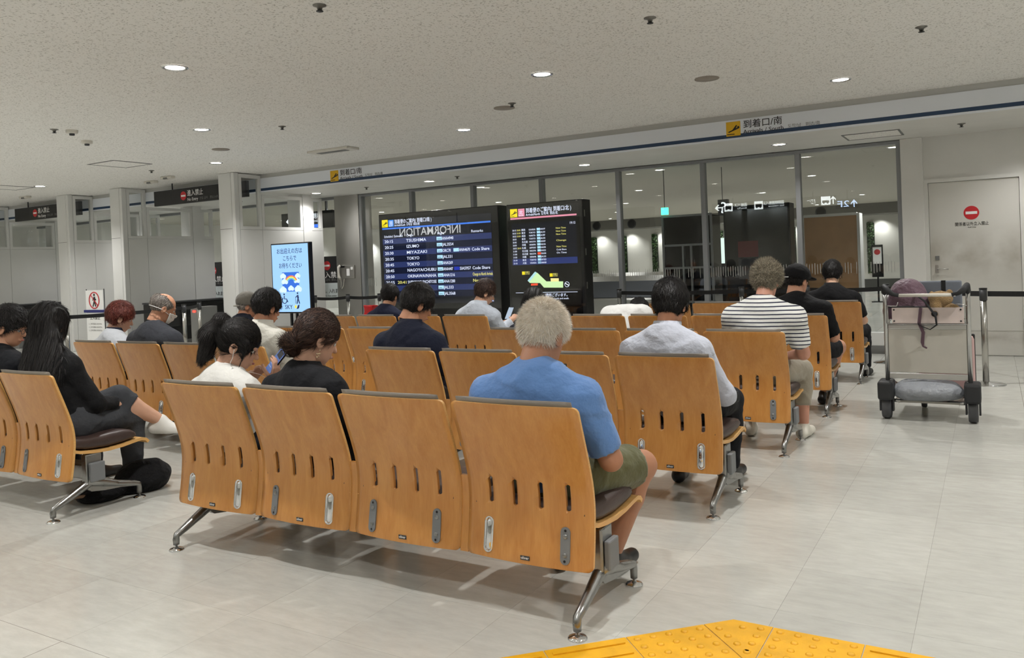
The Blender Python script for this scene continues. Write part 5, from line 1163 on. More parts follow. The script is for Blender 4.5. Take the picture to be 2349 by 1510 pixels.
# ================================================================ arrivals boards
TXT = emat('screen white', (225, 232, 255), 1.0, False); TYE = emat('screen yellow', (232, 224, 120), 0.9, False)
SBL = emat('screen row blue', (50, 62, 112), 0.7); SDK = emat('screen row navy', (24, 30, 56), 0.6); SBG = emat('screen navy black', (12, 15, 28), 0.6); SLINE = emat('screen bright blue', (60, 120, 225), 1.0)
STAG = emat('screen tag pale', (170, 215, 235), 1.0); STAGB = emat('screen tag blue', (30, 50, 170), 0.9); TAGT = mat('tag dark print', (60, 90, 130), 0.5); YEL = emat('screen sign yellow', (235, 215, 20), 1.0); PNK = emat('screen pink', (222, 140, 160), 1.0); BLUI = emat('screen icon blue', (70, 140, 225), 1.0); RED = emat('screen red', (235, 80, 50), 1.0); GRN = emat('screen pale green', (200, 232, 170), 1.0)
M['YEL'] = YEL
kS = thing('arrivals_board', 'large black arrivals board listing flights in blue rows', 'display', (-7.11, 9.9, 0))
ox = 7.11
MB().box(-1.09, 1.09, 0.0, 0.24, 0, 2.165, bev=0.008).build('cabinet', M['black'], kS)
MB().box(-1.03, 0.97, -0.004, 0.0, 0.78, 2.06).build('screen', SBG, kS)
MB().box(-1.02, 0.955, -0.008, -0.004, 1.927, 1.95).build('blue_rule', SLINE, kS)
plane_pictogram(kS, -1.024, -0.004, 1.962, 0.115, 'arrivals_pictogram', 'YEL')
ic = MB().box(-0.895, -0.795, -0.008, -0.004, 1.965, 2.07).build('south_icon', BLUI, kS); text('南', 0.07, TXT, kS, (-0.875, -0.0085, 1.995)); text('South', 0.03, TXT, kS, (-0.885, -0.0085, 1.972))
text('到着便のご案内( 到着口/南 )', 0.075, TXT, kS, (-0.78, -0.006, 2.01), 0.70, 0.012); text('Arrivals/South  도착/남  到达/南', 0.045, TXT, kS, (-0.78, -0.006, 1.967), 0.48, 0.006)
text('Scheduled', 0.05, TXT, kS, (-0.99, -0.006, 1.80), 0.165); text('Estimated', 0.05, TXT, kS, (-0.80, -0.006, 1.80), 0.165); text('Origin', 0.05, TXT, kS, (-0.56, -0.006, 1.80), 0.13); text('Flight', 0.05, TXT, kS, (0.02, -0.006, 1.80), 0.12); text('Remarks', 0.055, TXT, kS, (0.62, -0.006, 1.80), 0.2)
FL = [('20:15', '', 'TSUSHIMA', 'ANA4940', '', ''), ('20:25', '', 'IZUMO', 'JAL3554', '', ''), ('20:30', '', 'MIYAZAKI', 'ORC70', 'ANA4670', 'Code Share'), ('20:35', '', 'TOKYO', 'JAL331', '', ''), ('20:45', '', 'TOKYO', 'ANA269', '', ''),
      ('20:45', '', 'NAGOYA/CHUBU', 'ANA447', 'SIA5957', 'Code Share'), ('20:50', '', 'OKINAWA/NAHA', 'ANA1216', '', 'yChange to North Arrivals'), ('20:55', '20:41', 'SAPPORO/SHINCHITOSE', 'ANA1280', '', 'yNew Time'), ('21:00', '', 'TOKYO', 'JAL333', '', ''), ('21:05', '', 'TOKUSHIMA', 'JAL3568', '', '')]
for r, (t1, t2, org, f1, f2_, rem) in enumerate(FL):
    z1 = 1.782 - 0.0906 * r; z0 = z1 - 0.086; bgm = SBL if r % 2 == 0 else SDK
    MB().box(-1.02, -0.015, -0.006, -0.004, z0, z1).build('row_band', bgm, kS); MB().box(-0.005, 0.965, -0.006, -0.004, z0, z1).build('row_band', bgm, kS)
    zt = z0 + 0.022; text(t1, 0.062, TXT, kS, (-0.985, -0.008, zt), 0.165, 0.01)
    if t2: text(t2, 0.062, TYE, kS, (-0.76, -0.008, zt), 0.165, 0.01)
    text(org, 0.064, TXT, kS, (-0.565, -0.008, zt), min(0.535, 0.047 * len(org)), 0.01)
    def tagbox(x0_, blue=False): return MB().box(x0_, x0_ + 0.095, -0.010, -0.006, z0 + 0.02, z1 - 0.016).build('airline_tag', STAGB if blue else STAG, kS)
    tagbox(0.005); text(f1[:3] if f1[:3] != 'ORC' else 'ORC', 0.03, TAGT, kS, (0.018, -0.0105, zt + 0.006), 0.068)
    text(f1, 0.062, TXT, kS, (0.105, -0.008, zt), 0.036 * len(f1) * 0.80, 0.008)
    if f2_: tagbox(0.30, f2_[0] == 'S'); text(f2_, 0.062, TXT, kS, (0.40, -0.008, zt), 0.19, 0.008)
    if rem: text(rem[1:] if rem[0] == 'y' else rem, 0.062, TYE if rem[0] == 'y' else TXT, kS, (0.62, -0.008, zt), 0.34 if len(rem) > 12 else 0.30, 0.008)
MB().box(0.80, 0.96, -0.006, -0.004, 0.79, 0.85).build('clock_band', SBL, kS); text('19 12', 0.06, TXT, kS, (0.81, -0.008, 0.80), 0.14, 0.01)
MB().box(-1.085, 1.085, -0.014, -0.010, 0.70, 2.15).build('front_glass', M['glass_clear'], kS)
kN = thing('route_board', 'black arrivals board with a terminal map under its flight list', 'display', (-5.29, 9.9, 0))
MB().box(-0.595, 0.595, 0.0, 0.24, 0, 2.155, bev=0.008).build('cabinet', M['black'], kN)
for zz in (0.45, 0.95, 1.40, 1.92): MB().box(0.594, 0.600, 0.03, 0.05, zz, zz + 0.09).build('hinge', M['steel'], kN)
MB().box(-0.56, 0.54, -0.004, 0.0, 0.60, 2.10).build('screen_panel', M['black_gloss'], kN)
plane_pictogram(kN, -0.532, -0.004, 1.972, 0.115, 'arrivals_pictogram', 'YEL')
MB().box(-0.40, -0.30, -0.008, -0.004, 1.975, 2.085).build('north_icon', PNK, kN); text('北', 0.06, TXT, kN, (-0.385, -0.0085, 2.01)); text('North', 0.028, TXT, kN, (-0.39, -0.0085, 1.982))
text('到着便のご案内( 到着口/北 )', 0.075, TXT, kN, (-0.28, -0.006, 2.025), 0.70, 0.012); text('Arrivals/North  도착/북  到达/北', 0.045, TXT, kN, (-0.28, -0.006, 1.98), 0.5, 0.006)
MB().box(-0.53, 0.50, -0.008, -0.004, 1.94, 1.963).build('pink_rule', PNK, kN)
MB().box(-0.52, 0.49, -0.006, -0.004, 1.30, 1.88).build('list_screen', SBG, kN); MB().box(-0.52, 0.49, -0.008, -0.006, 1.30, 1.385).build('lit_rows', emat('screen row deep blue', (40, 56, 120), 0.7), kN)
text('19:12', 0.045, TXT, kN, (0.39, -0.007, 1.83), 0.08)
NL = [('20:15', '20:05', 'KANSAI', 'ANA197', 'yNew Time'), ('20:25', '20:20', 'TOKYO', 'JAL331', 'yNew Time'), ('20:25', '20:30', 'NARITA', 'JAL3587', 'yNew Time'), ('20:35', '', 'TOKYO', 'JAL325', ''), ('20:45', '', 'NAGOYA', 'ANA447', 'yChange'), ('20:50', '', 'OKINAWA', 'ANA1216', ''), ('20:55', '20:41', 'SAPPORO', 'ANA290', 'yNew Time'), ('21:00', '', 'NAGOYA', 'ANA333', 'Code Share'), ('21:00', '', 'NAGOYA', 'FDA340', 'On Time'), ('21:05', '', 'OKINAWA', 'JAL333', ''), ('21:10', '', 'TOKYO', 'SKY025', ''), ('21:10', '', 'OSAKA', 'ANA1028', '')]
for r, (t1, t2, org, f1, rem) in enumerate(NL):
    z0 = 1.775 - 0.0420 * r; text(t1, 0.032, TXT, kN, (-0.505, -0.009, z0), 0.06)
    if t2: text(t2, 0.032, TYE, kN, (-0.435, -0.009, z0), 0.06)
    text({'KANSAI': '関西', 'TOKYO': '東京', 'NARITA': '成田', 'NAGOYA': '名古屋', 'OKINAWA': '沖縄', 'SAPPORO': '札幌', 'OSAKA': '大阪'}[org], 0.032, TXT, kN, (-0.36, -0.009, z0)); text(org, 0.032, TXT, kN, (-0.24, -0.009, z0), 0.10)
    MB().box(-0.115, -0.065, -0.010, -0.006, z0 - 0.003, z0 + 0.028).build('airline_tag', RED if r == 8 else STAG, kN); text(f1, 0.032, TXT, kN, (-0.06, -0.009, z0), 0.075)
    if rem: text(rem.lstrip('y'), 0.032, TYE if rem[0] == 'y' else TXT, kN, (0.18, -0.009, z0), 0.15)
X5 = 5.29
def mp(pts, m_, nm, y0_=-0.007, y1_=-0.005): return MB().prism([(a + X5, b) for a, b in pts], y0_, y1_, 'Y').build(nm, m_, kN)
mp([(-5.583, 1.079), (-5.459, 1.201), (-5.417, 1.178), (-5.288, 1.062), (-5.03, 1.056), (-5.034, 0.971), (-5.328, 0.977), (-5.387, 1.042), (-5.547, 1.046)], GRN, 'terminal_map')
mp([(-5.583, 1.079), (-5.459, 1.201), (-5.43, 1.185), (-5.555, 1.06)], emat('map pale blue', (170, 215, 220), 1.0), 'map_wing', -0.0085, -0.007); mp([(-5.22, 1.103), (-5.094, 1.10), (-5.096, 1.057), (-5.216, 1.057)], emat('map cream', (240, 226, 150), 1.0), 'map_block', -0.0085, -0.007)
mp([(-5.53, 1.008), (-5.53, 1.035), (-5.424, 1.038), (-5.424, 1.01)], RED, 'you_are_here', -0.0085, -0.007)
for px_, pz in ((-5.666, 1.163), (-5.231, 1.125)): MB().box(px_ + X5, px_ + X5 + 0.045, -0.007, -0.005, pz, pz + 0.045).build('map_icon', YEL, kN); text('到着口', 0.032, TYE, kN, (px_ + X5 + 0.05, -0.006, pz + 0.02), 0.07); text('Arrivals', 0.02, TYE, kN, (px_ + X5 + 0.05, -0.006, pz + 0.002), 0.07)
MB().tube([(-4.973 + X5 + 0.034 * math.cos(a), -0.006, 1.015 + 0.034 * math.sin(a)) for a in [k * 2 * PI / 20 for k in range(20)]], 0.003, 6, closed=True).tube([(-5.0 + X5, -0.006, 1.03), (-4.945 + X5, -0.006, 1.0)], 0.006, 6).build('compass', TXT, kN)
MB().box(-0.49, 0.47, -0.007, -0.005, 0.908, 0.914).build('white_rule', TXT, kN); text('到着口は南北の2箇所ございます。', 0.05, TXT, kN, (0.0, -0.006, 0.855), 0.66, 0.01, 'CENTER'); text('There are two arrival gates, north and south.', 0.032, TXT, kN, (0.03, -0.006, 0.815), 0.62, 0.006, 'CENTER')
MB().box(-0.59, 0.585, -0.014, -0.010, 0.55, 2.14).build('front_glass', M['glass_clear'], kN)

# ---- airline waiting sign on a stand
sk_ = thing('digital_sign', 'bright blue upright screen on a stand before the white partition', 'display', (-8.70, 8.5, 0))
SKYB = emat('screen sky blue', (150, 196, 246), 1.0); NVT = emat('screen navy text', (28, 52, 110), 0.5, False)
MB().box(-0.385, 0.375, 0.0, 0.07, 0.735, 1.752, bev=0.006).build('housing', M['black'], sk_); MB().box(-0.365, 0.352, -0.004, 0.0, 0.757, 1.733).build('screen', SKYB, sk_)
for px_ in (-0.07, 0.04, 0.17): MB().box(px_, px_ + 0.03, 0.02, 0.05, 0.04, 0.74).build('stand_post', M['black'], sk_)
MB().box(-0.30, 0.34, -0.2, 0.28, 0.0, 0.04, bev=0.006).build('stand_base', M['dark_grey'], sk_)
text('お出迎えの方は', 0.085, NVT, sk_, (-0.01, -0.006, 1.605), 0.50, 0.004, 'CENTER'); text('こちらで', 0.085, NVT, sk_, (-0.01, -0.006, 1.50), 0.26, 0.004, 'CENTER'); text('お待ちください', 0.085, NVT, sk_, (0.0, -0.006, 1.395), 0.45, 0.004, 'CENTER')
MB().box(-0.17, 0.16, -0.007, -0.004, 1.05, 1.33).build('picture', emat('picture blue', (50, 110, 215), 0.9), sk_)
for k, c_ in enumerate(((235, 90, 80), (245, 170, 70), (250, 230, 110), (120, 205, 140), (110, 170, 235))):
    r_ = 0.125 - 0.012 * k; MB().tube([(0.01 + r_ * math.cos(a), -0.009, 1.165 + r_ * 0.9 * math.sin(a)) for a in np.linspace(0.45, 2.6, 16)], 0.0065, 5).build('rainbow_band', emat('rainbow', c_, 0.9), sk_)
CLD = emat('picture cloud', (205, 228, 250), 0.95)
for cx, cz, s in ((-0.15, 1.27, 0.05), (0.14, 1.27, 0.045), (-0.12, 1.19, 0.055), (0.12, 1.20, 0.05), (-0.16, 1.07, 0.06), (0.14, 1.08, 0.06), (0.0, 1.09, 0.05)):
    m = MB()
    for dx, dz, r_ in ((-0.6, 0, 0.6), (0, 0.25, 0.75), (0.6, 0, 0.6)): m.lathe([(s * r_, -0.0085), (s * r_ * 0.95, -0.0105), (0, -0.0105)], (cx + dx * s, 0, cz + dz * s), 14, axis='Y', caps=False)
    m.build('cloud', CLD, sk_)
wc = MB(); wc.tube([(-0.14 + 0.045 * math.cos(a), -0.007, 0.925 + 0.045 * math.sin(a)) for a in np.linspace(2.2, 6.3, 18)], 0.006, 6); wc.tube([(-0.145, -0.007, 0.99), (-0.14, -0.007, 0.945), (-0.10, -0.007, 0.945), (-0.075, -0.007, 0.90)], 0.007, 6); wc.lathe([(0.014, -0.005), (0.012, -0.009), (0, -0.009)], (-0.147, 0, 1.012), 12, axis='Y'); wc.build('wheelchair_pictogram', NVT, sk_)
wk = MB(); wk.lathe([(0.014, -0.005), (0.012, -0.009), (0, -0.009)], (0.12, 0, 1.025), 12, axis='Y'); wk.tube([(0.12, -0.007, 1.0), (0.13, -0.007, 0.95)], 0.016, 8, flat=0.3); wk.tube([(0.13, -0.007, 0.95), (0.155, -0.007, 0.875)], 0.008, 6); wk.tube([(0.125, -0.007, 0.95), (0.105, -0.007, 0.875)], 0.008, 6); wk.tube([(0.115, -0.007, 0.99), (0.08, -0.007, 0.965)], 0.006, 6); wk.tube([(0.08, -0.007, 0.97), (0.075, -0.007, 0.875)], 0.003, 6); wk.build('cane_walker_pictogram', NVT, sk_)
text('SKY', 0.085, NVT, sk_, (-0.14, -0.006, 0.80), 0.15, 0.015)
st = [(0.075 + (0.035 if k % 2 == 0 else 0.014) * math.sin(k * PI / 5), 0.832 + (0.035 if k % 2 == 0 else 0.014) * math.cos(k * PI / 5)) for k in range(10)]
MB().prism(st, -0.008, -0.005, 'Y').build('star_mark', YEL, sk_); MB().prism([(0.09, 0.80), (0.12, 0.852), (0.15, 0.862), (0.14, 0.815), (0.12, 0.80)], -0.007, -0.005, 'Y').build('wing_mark', NVT, sk_)

# ================================================================ what the passengers wear and hold
def dome(pr, name, m_, brim=True, tilt=0.0, back_band=None):
    def fld(P):
        d = ell(P, (0, -0.010, 0.048), (0.102, 0.122, 0.100)); d = np.maximum(d, -(P[:, 2] - 0.012 - 0.30 * P[:, 1]) / 1.04)
        if brim: d = smin(d, np.maximum(ell(P, (0, 0.115, 0.048), (0.078, 0.085, 0.012)), 0.04 - P[:, 1]), 0.008)
        return np.maximum(d, -ell(P, (0, -0.010, 0.030), (0.088, 0.108, 0.095)))
    lo_ = A3((-0.13, -0.16, -0.06)); P9, s9 = grid(lo_, A3((0.13, 0.22, 0.17)), 0.007); V, Q = nets(fld(P9), s9, lo_, 0.007)
    o = pr['hlink'](name, np_mesh(name, V, Q, m_)); return o
c1 = dome(CAPM, 'baseball_cap', cloth('grey cap cloth', (104, 100, 92)))
o = link('adjuster_strap', MB().tube([(0.088 * math.cos(a), -0.012 + 0.121 * math.sin(a), 0.010 + 0.28 * (0.12 * math.sin(a))) for a in np.linspace(PI + 0.6, 2 * PI - 0.6, 10)], 0.007, 6).mesh('adjuster_strap', cloth('pale cap strap', (150, 146, 136))), c1)
c2 = dome(BCAP, 'baseball_cap', cloth('black cap cloth', (17, 17, 19)))
MB().box(-0.035, 0.015, -0.1335, -0.130, 0.005, 0.012).build('cap_print', M['white_print'], c2)
def glasses(pr, m_):
    m = MB()
    for s in (-1, 1):
        m.tube([(s * 0.032 + 0.021 * math.cos(a), 0.108, 0.002 + 0.017 * math.sin(a)) for a in [k * 2 * PI / 16 for k in range(16)]], 0.0016, 6, closed=True); m.tube([(s * 0.053, 0.106, 0.006), (s * 0.078, 0.06, 0.006), (s * 0.083, -0.005, 0.002)], 0.0018, 6)
    m.tube([(-0.011, 0.109, 0.004), (0.011, 0.109, 0.004)], 0.0016, 6); pr['hlink']('glasses', m.mesh('glasses', m_))
glasses(GLS, M['dark_grey']); glasses(NAVY, M['black']); glasses(W2, M['dark_grey'])
# face mask of the balding man
mk = MB()
for s in (-1, 1): mk.tube([(s * 0.050, 0.080, -0.045), (s * 0.076, 0.02, -0.025), (s * 0.086, -0.02, -0.012), (s * 0.080, -0.06, -0.010), (s * 0.05, -0.098, -0.008), (0.0, -0.110, -0.008)], 0.0028, 6)
BALD['hlink']('mask_loops', mk.mesh('mask_loops', M['white_print']))
lo_ = A3((-0.08, 0.03, -0.13)); P9, s9 = grid(lo_, A3((0.08, 0.15, 0.0)), 0.006); dd = np.maximum(np.abs(head_field(P9) - 0.007) - 0.0035, np.maximum(np.abs(P9[:, 2] + 0.062) - 0.045, 0.05 - P9[:, 1])); V, Q = nets(dd, s9, lo_, 0.006); BALD['hlink']('face_mask', np_mesh('face_mask', V, Q, M['white_print']))
# hair tie, earphone wire, earring, shoulder strap
PONY['hlink']('hair_tie', MB().tube([(0.034 * math.cos(a), -0.108, 0.086 + 0.034 * math.sin(a)) for a in [k * 2 * PI / 18 for k in range(18)]], 0.006, 8, closed=True).mesh('hair_tie', M['black_matte']))
def hp(pr, q): return tuple(pr['hc'] + pr['R'] @ A3(q))
e0 = hp(PONY, (0.088, 0.004, -0.014)); wp_ = [A3(q) for q in (e0, e0, hp(PONY, (0.090, 0.012, -0.05)), hp(PONY, (0.086, 0.03, -0.10)), (0.035, 0.40, 0.80), (0.045, 0.42, 0.70), (0.03, 0.44, 0.70), (0.012, 0.445, 0.795), (0.012, 0.445, 0.795))]
wq_ = [tuple(0.5 * (2 * wp_[i] + (wp_[i + 1] - wp_[i - 1]) * t + (2 * wp_[i - 1] - 5 * wp_[i] + 4 * wp_[i + 1] - wp_[i + 2]) * t * t + (3 * wp_[i] - wp_[i - 1] - 3 * wp_[i + 1] + wp_[i + 2]) * t ** 3)) for i in range(1, len(wp_) - 2) for t in (0, 0.2, 0.4, 0.6, 0.8)]
MB().tube(wq_, 0.0012, 6).build('earphone_wire', M['white_print'], PONY['root'])
ev = MB()
for q in ((0.086, 0.002, -0.048), (0.088, 0.006, -0.062), (0.092, 0.0, -0.066), (0.086, -0.006, -0.068), (0.090, 0.004, -0.076), (0.086, -0.002, -0.082)): ev.lathe([(0.0036 * math.sin(a), -0.0036 * math.cos(a)) for a in [PI * k / 6 for k in range(7)]], q, 8, caps=False)
BUN['hlink']('earring', ev.mesh('earring', mat('gold pearl', (226, 206, 168), 0.2, 0.6)))
S_ = BUN['SH'][1]; MB().tube([(0.055, 0.33, 0.60), (0.055, 0.325, 0.75), (0.05, 0.29, 0.835), (0.045, 0.225, 0.862), (0.045, 0.155, 0.835), (0.05, 0.118, 0.74), (0.055, 0.115, 0.60)], 0.017, 8, flat=0.3).build('bag_strap', cloth('black strap', (26, 27, 31)), BUN['root'])
for k, (yy, zz) in enumerate(((0.0, -0.055), (0.0, -0.075))):
    for s in (-1, 1):
        a_ = W3['SH'][s]; MB().tube([(a_[0] + s * 0.02, a_[1] - 0.062, a_[2] + 0.02 - 0.025 * k), (a_[0] + s * 0.055, a_[1] - 0.02, a_[2] + 0.015 - 0.025 * k), (a_[0] + s * 0.06, a_[1] + 0.04, a_[2] - 0.01 - 0.025 * k)], 0.005, 6).build('white_piping', M['white_print'], W3['root'])
# pouch of the grey shirted man, stripes on the white shoe
MB().box(0.175, 0.265, 0.40, 0.52, 0.505, 0.575, bev=0.02).build('waist_pouch', M['black_matte'], GREY['root'])
# smartphones held in hands
def smartphone(x, y, c, up_, nrm, label, scr, size=(0.072, 0.150, 0.009)):
    u_ = Vector(up_).normalized(); n_ = Vector(nrm); n_ = (n_ - u_ * n_.dot(u_)).normalized(); r_ = u_.cross(n_)
    t = thing('smartphone', label, 'phone'); t.matrix_world = Matrix(((r_.x, -n_.x, u_.x, x + c[0]), (r_.y, -n_.y, u_.y, y + c[1]), (r_.z, -n_.z, u_.z, c[2]), (0, 0, 0, 1)))
    a, b, d = size[0] / 2, size[1] / 2, size[2] / 2
    MB().box(-a, a, -d, d, -b, b, bev=0.004).build('case', M['black_gloss'], t); MB().box(-a + 0.004, a - 0.004, -d - 0.0006, -d, -b + 0.006, b - 0.006).build('screen', scr, t); return t
ps = smartphone(seat_x(0, 0), BY[0], (0.066, 0.452, 0.872), (0.106, 0.05, 0.134), (-0.25, -0.9, 0.35), 'black smartphone held up by the ponytailed woman', emat('phone chat blue', (78, 104, 160), 0.8))
MB().box(-0.022, 0.024, -0.0060, -0.0052, 0.028, 0.066).build('video_call', emat('phone dark picture', (40, 42, 48), 0.6), ps)
for k in range(4): MB().box(-0.026, 0.012 - 0.008 * (k % 2), -0.0060, -0.0052, 0.008 - 0.016 * k, 0.012 - 0.016 * k).build('message_line', emat('phone text', (150, 170, 215), 0.7), ps)
smartphone(seat_x(0, 3), BY[0], (-0.035, 0.455, 0.835), (0.05, 0.25, 0.95), (0.0, -0.9, 0.35), 'black smartphone held before the man in blue', emat('phone white', (196, 204, 224), 0.8))
smartphone(seat_x(3, 3, True), BY[3], (0.20, 0.58, 0.80), (0.1, 0.5, 0.8), (-0.1, -0.8, 0.5), 'smartphone held by the man in the pale blue shirt', emat('phone pale', (180, 196, 214), 0.8))

# ================================================================ belt barriers
M['pole'] = mat('satin steel pole', (176, 174, 168), 0.24, 1.0)
POLE = MB().tube([(0, 0, 0.012), (0, 0, 0.84)], 0.028, 16).mesh('pole', M['pole']); PBASE = MB().lathe([(0.17, 0), (0.17, 0.006), (0.15, 0.014), (0.04, 0.024), (0.03, 0.03), (0, 0.03)], seg=28).mesh('weighted_base', M['chrome'])
PHEAD = MB().tube([(0, 0, 0.80), (0, 0, 0.905)], 0.033, 16).mesh('belt_head', M['dark_grey']); PCAP = MB().lathe([(0.035, 0.905), (0.035, 0.918), (0, 0.92)], seg=16).mesh('cap', M['black'])
def stanchion(x, y, lab):
    t = thing('belt_stanchion', lab, 'stanchion', (x, y, 0), 0, 'belt stanchions')
    link('weighted_base', PBASE, t); link('pole', POLE, t); link('belt_head', PHEAD, t); link('cap', PCAP, t); return t
SP = [((-10.33, 6.15), 'chrome belt stanchion behind the long haired woman'), ((-10.36, 7.95), 'chrome belt stanchion behind the balding man'), ((-10.86, 8.62), 'chrome belt stanchion beside the white partition end post'),
      ((-9.90, 10.2), 'chrome belt stanchion beside the bright blue screen'), ((-9.39, 10.45), 'chrome belt stanchion before the stainless steel column'), ((-8.75, 10.5), 'chrome belt stanchion beside the red bag'),
      ((-4.44, 10.42), 'chrome belt stanchion right beside the map display board'), ((-2.73, 10.3), 'chrome belt stanchion behind the striped shirt'), ((-1.96, 10.40), 'chrome belt stanchion behind the man in black polo'), ((-1.07, 10.35), 'chrome belt stanchion behind the luggage trolley'), ((-0.085, 8.93), 'chrome belt stanchion before the staff door'), ((1.9, 8.9), 'chrome belt stanchion past the staff door')]
for (x, y), lab in SP: stanchion(x, y, lab)
def belt(a, b, lab, z=0.862, sag=0.012):
    A_ = Vector((*a, z)); B_ = Vector((*b, z)); d = (B_ - A_).normalized(); A_ += d * 0.036; B_ -= d * 0.036; n = Vector((-d.y, d.x, 0)) * 0.0015; v = []; f = []; N = 8
    for k in range(N + 1):
        p = A_.lerp(B_, k / N); p.z -= sag * 4 * (k / N) * (1 - k / N)
        for s in (1, -1):
            for zz in (-0.025, 0.025): v.append(p + n * s + Vector((0, 0, zz)))
    for k in range(N):
        o = k * 4; f += [(o, o + 1, o + 5, o + 4), (o + 3, o + 2, o + 6, o + 7), (o + 1, o + 3, o + 7, o + 5), (o + 2, o, o + 4, o + 6)]
    f += [(0, 2, 3, 1), (N * 4, N * 4 + 1, N * 4 + 3, N * 4 + 2)]
    tag(MB().add(v, f).build('barrier_belt', M['belt']), lab, 'belt', 'barrier belts')
P_ = [s[0] for s in SP]
for i, j, lab in ((0, 1, 'black barrier belt running behind the red haired woman'), (1, 2, 'black barrier belt reaching the white partition'), (3, 4, 'black barrier belt across the steel column'), (4, 5, 'black barrier belt leading to the red bag'), (6, 7, 'black barrier belt behind the sleeper'), (7, 8, 'black barrier belt behind the man in a black cap'), (8, 9, 'black barrier belt behind the man in black polo'), (9, 10, 'black barrier belt passing behind the luggage trolley'), (10, 11, 'black barrier belt crossing before the staff door')): belt(P_[i], P_[j], lab)
belt((-9.2, 9.2), P_[3], 'black barrier belt behind the bright blue screen')
# ---- wall phone on the steel column
wp = thing('wall_phone', 'white handset phone hanging on the stainless steel column', 'telephone', (-10.07, YG - 0.06, 1.17))
MB().box(-0.10, 0.20, -0.02, 0.0, 0.0, 0.24, bev=0.004).build('back_plate', M['steel'], wp); MB().box(0.02, 0.09, -0.024, -0.02, 0.05, 0.18).build('notice', M['white_print'], wp); MB().box(0.12, 0.17, -0.024, -0.02, 0.16, 0.21).build('small_notice', M['white_print'], wp)
MB().tube([(-0.11, -0.05, 0.0), (-0.13, -0.065, 0.03), (-0.13, -0.07, 0.12), (-0.13, -0.065, 0.21), (-0.10, -0.05, 0.24)], [0.024, 0.026, 0.019, 0.026, 0.024], 12).build('handset', M['detector'], wp)
MB().tube([(-0.11, -0.045, 0.0), (-0.105, -0.04, -0.08), (-0.12, -0.035, -0.15), (-0.10, -0.03, -0.18), (-0.07, -0.02, -0.12), (-0.05, -0.01, 0.02)], 0.006, 8).build('cord', M['detector'], wp); MB().box(-0.10, -0.03, -0.05, -0.02, 0.20, 0.235).build('cradle', M['black'], wp)
# ---- red plastic bag on the floor stand
rb = thing('red_bag_stand', 'red plastic wrapped box on a small stand beside the arrivals board', 'bag', (-8.68, 10.2, 0))
Pb, sb = grid((-0.14, -0.12, 0.5), (0.14, 0.12, 0.80), 0.012); dd = np.max(np.abs(Pb - np.array((0, 0, 0.64), F4)) - np.array((0.08, 0.07, 0.09), F4), axis=1) - 0.012 + 0.010 * wob(Pb, 60, 2); V, Q = nets(dd, sb, (-0.14, -0.12, 0.5), 0.012)
link('bag', np_mesh('bag', V, Q, mat('red plastic film', (200, 28, 32), 0.2)), rb); MB().box(-0.10, 0.10, -0.09, 0.09, 0.50, 0.54).box(-0.02, 0.02, -0.02, 0.02, 0.0, 0.5).box(-0.1, 0.1, -0.1, 0.1, 0, 0.015).build('stand', M['dark_grey'], rb)
# ---- no walking sign stand
ws_ = thing('warning_stand', 'white no walking sign board beside the left partition', 'sign', (-12.0, 7.6, 0))
MB().box(-0.21, 0.23, -0.012, 0.012, 0.86, 1.17, bev=0.003).build('upper_board', M['white_print'], ws_); MB().box(-0.21, 0.23, -0.012, 0.012, 0.35, 0.83, bev=0.003).build('lower_board', M['white_print'], ws_); MB().box(-0.26, 0.28, -0.025, 0.025, 0.825, 0.868, bev=0.006).build('blue_clamp', mat('dark blue plastic', (32, 38, 110), 0.5), ws_)
for px_ in (-0.22, 0.23): MB().tube([(px_, 0.01, 0.03), (px_, 0.01, 1.19)], 0.008, 8).build('frame_rod', M['dark_grey'], ws_)
MB().box(-0.26, 0.28, -0.16, 0.16, 0.0, 0.03, bev=0.005).build('foot_plate', M['dark_grey'], ws_)
MB().tube([(0.01 + 0.125 * math.cos(a), -0.014, 1.015 + 0.125 * math.sin(a)) for a in [k * 2 * PI / 32 for k in range(32)]], 0.009, 6, closed=True).tube([(-0.078, -0.015, 1.10), (0.098, -0.015, 0.93)], 0.008, 6).build('red_ring', M['red_sign'], ws_)
wk = MB(); wk.lathe([(0.02, -0.013), (0.018, -0.017), (0, -0.017)], (0.01, 0, 1.10), 12, axis='Y'); wk.tube([(0.01, -0.013, 1.07), (0.015, -0.013, 1.0)], 0.022, 8, flat=0.2); wk.tube([(0.015, -0.013, 1.0), (0.045, -0.013, 0.92)], 0.01, 6); wk.tube([(0.01, -0.013, 1.0), (-0.025, -0.013, 0.92)], 0.01, 6); wk.tube([(0.01, -0.013, 1.06), (0.055, -0.013, 1.02)], 0.008, 6); wk.tube([(0.01, -0.013, 1.06), (-0.03, -0.013, 1.015)], 0.008, 6); wk.build('walker_pictogram', M['black_print'], ws_)
text('立入禁止', 0.06, M['black_print'], ws_, (0.01, -0.014, 0.72), 0.26, 0.01, 'CENTER')
for z in (0.64, 0.59, 0.54): text('ここから先は入れません', 0.028, M['grey_print'], ws_, (0.01, -0.014, z), 0.34, 0.0, 'CENTER')

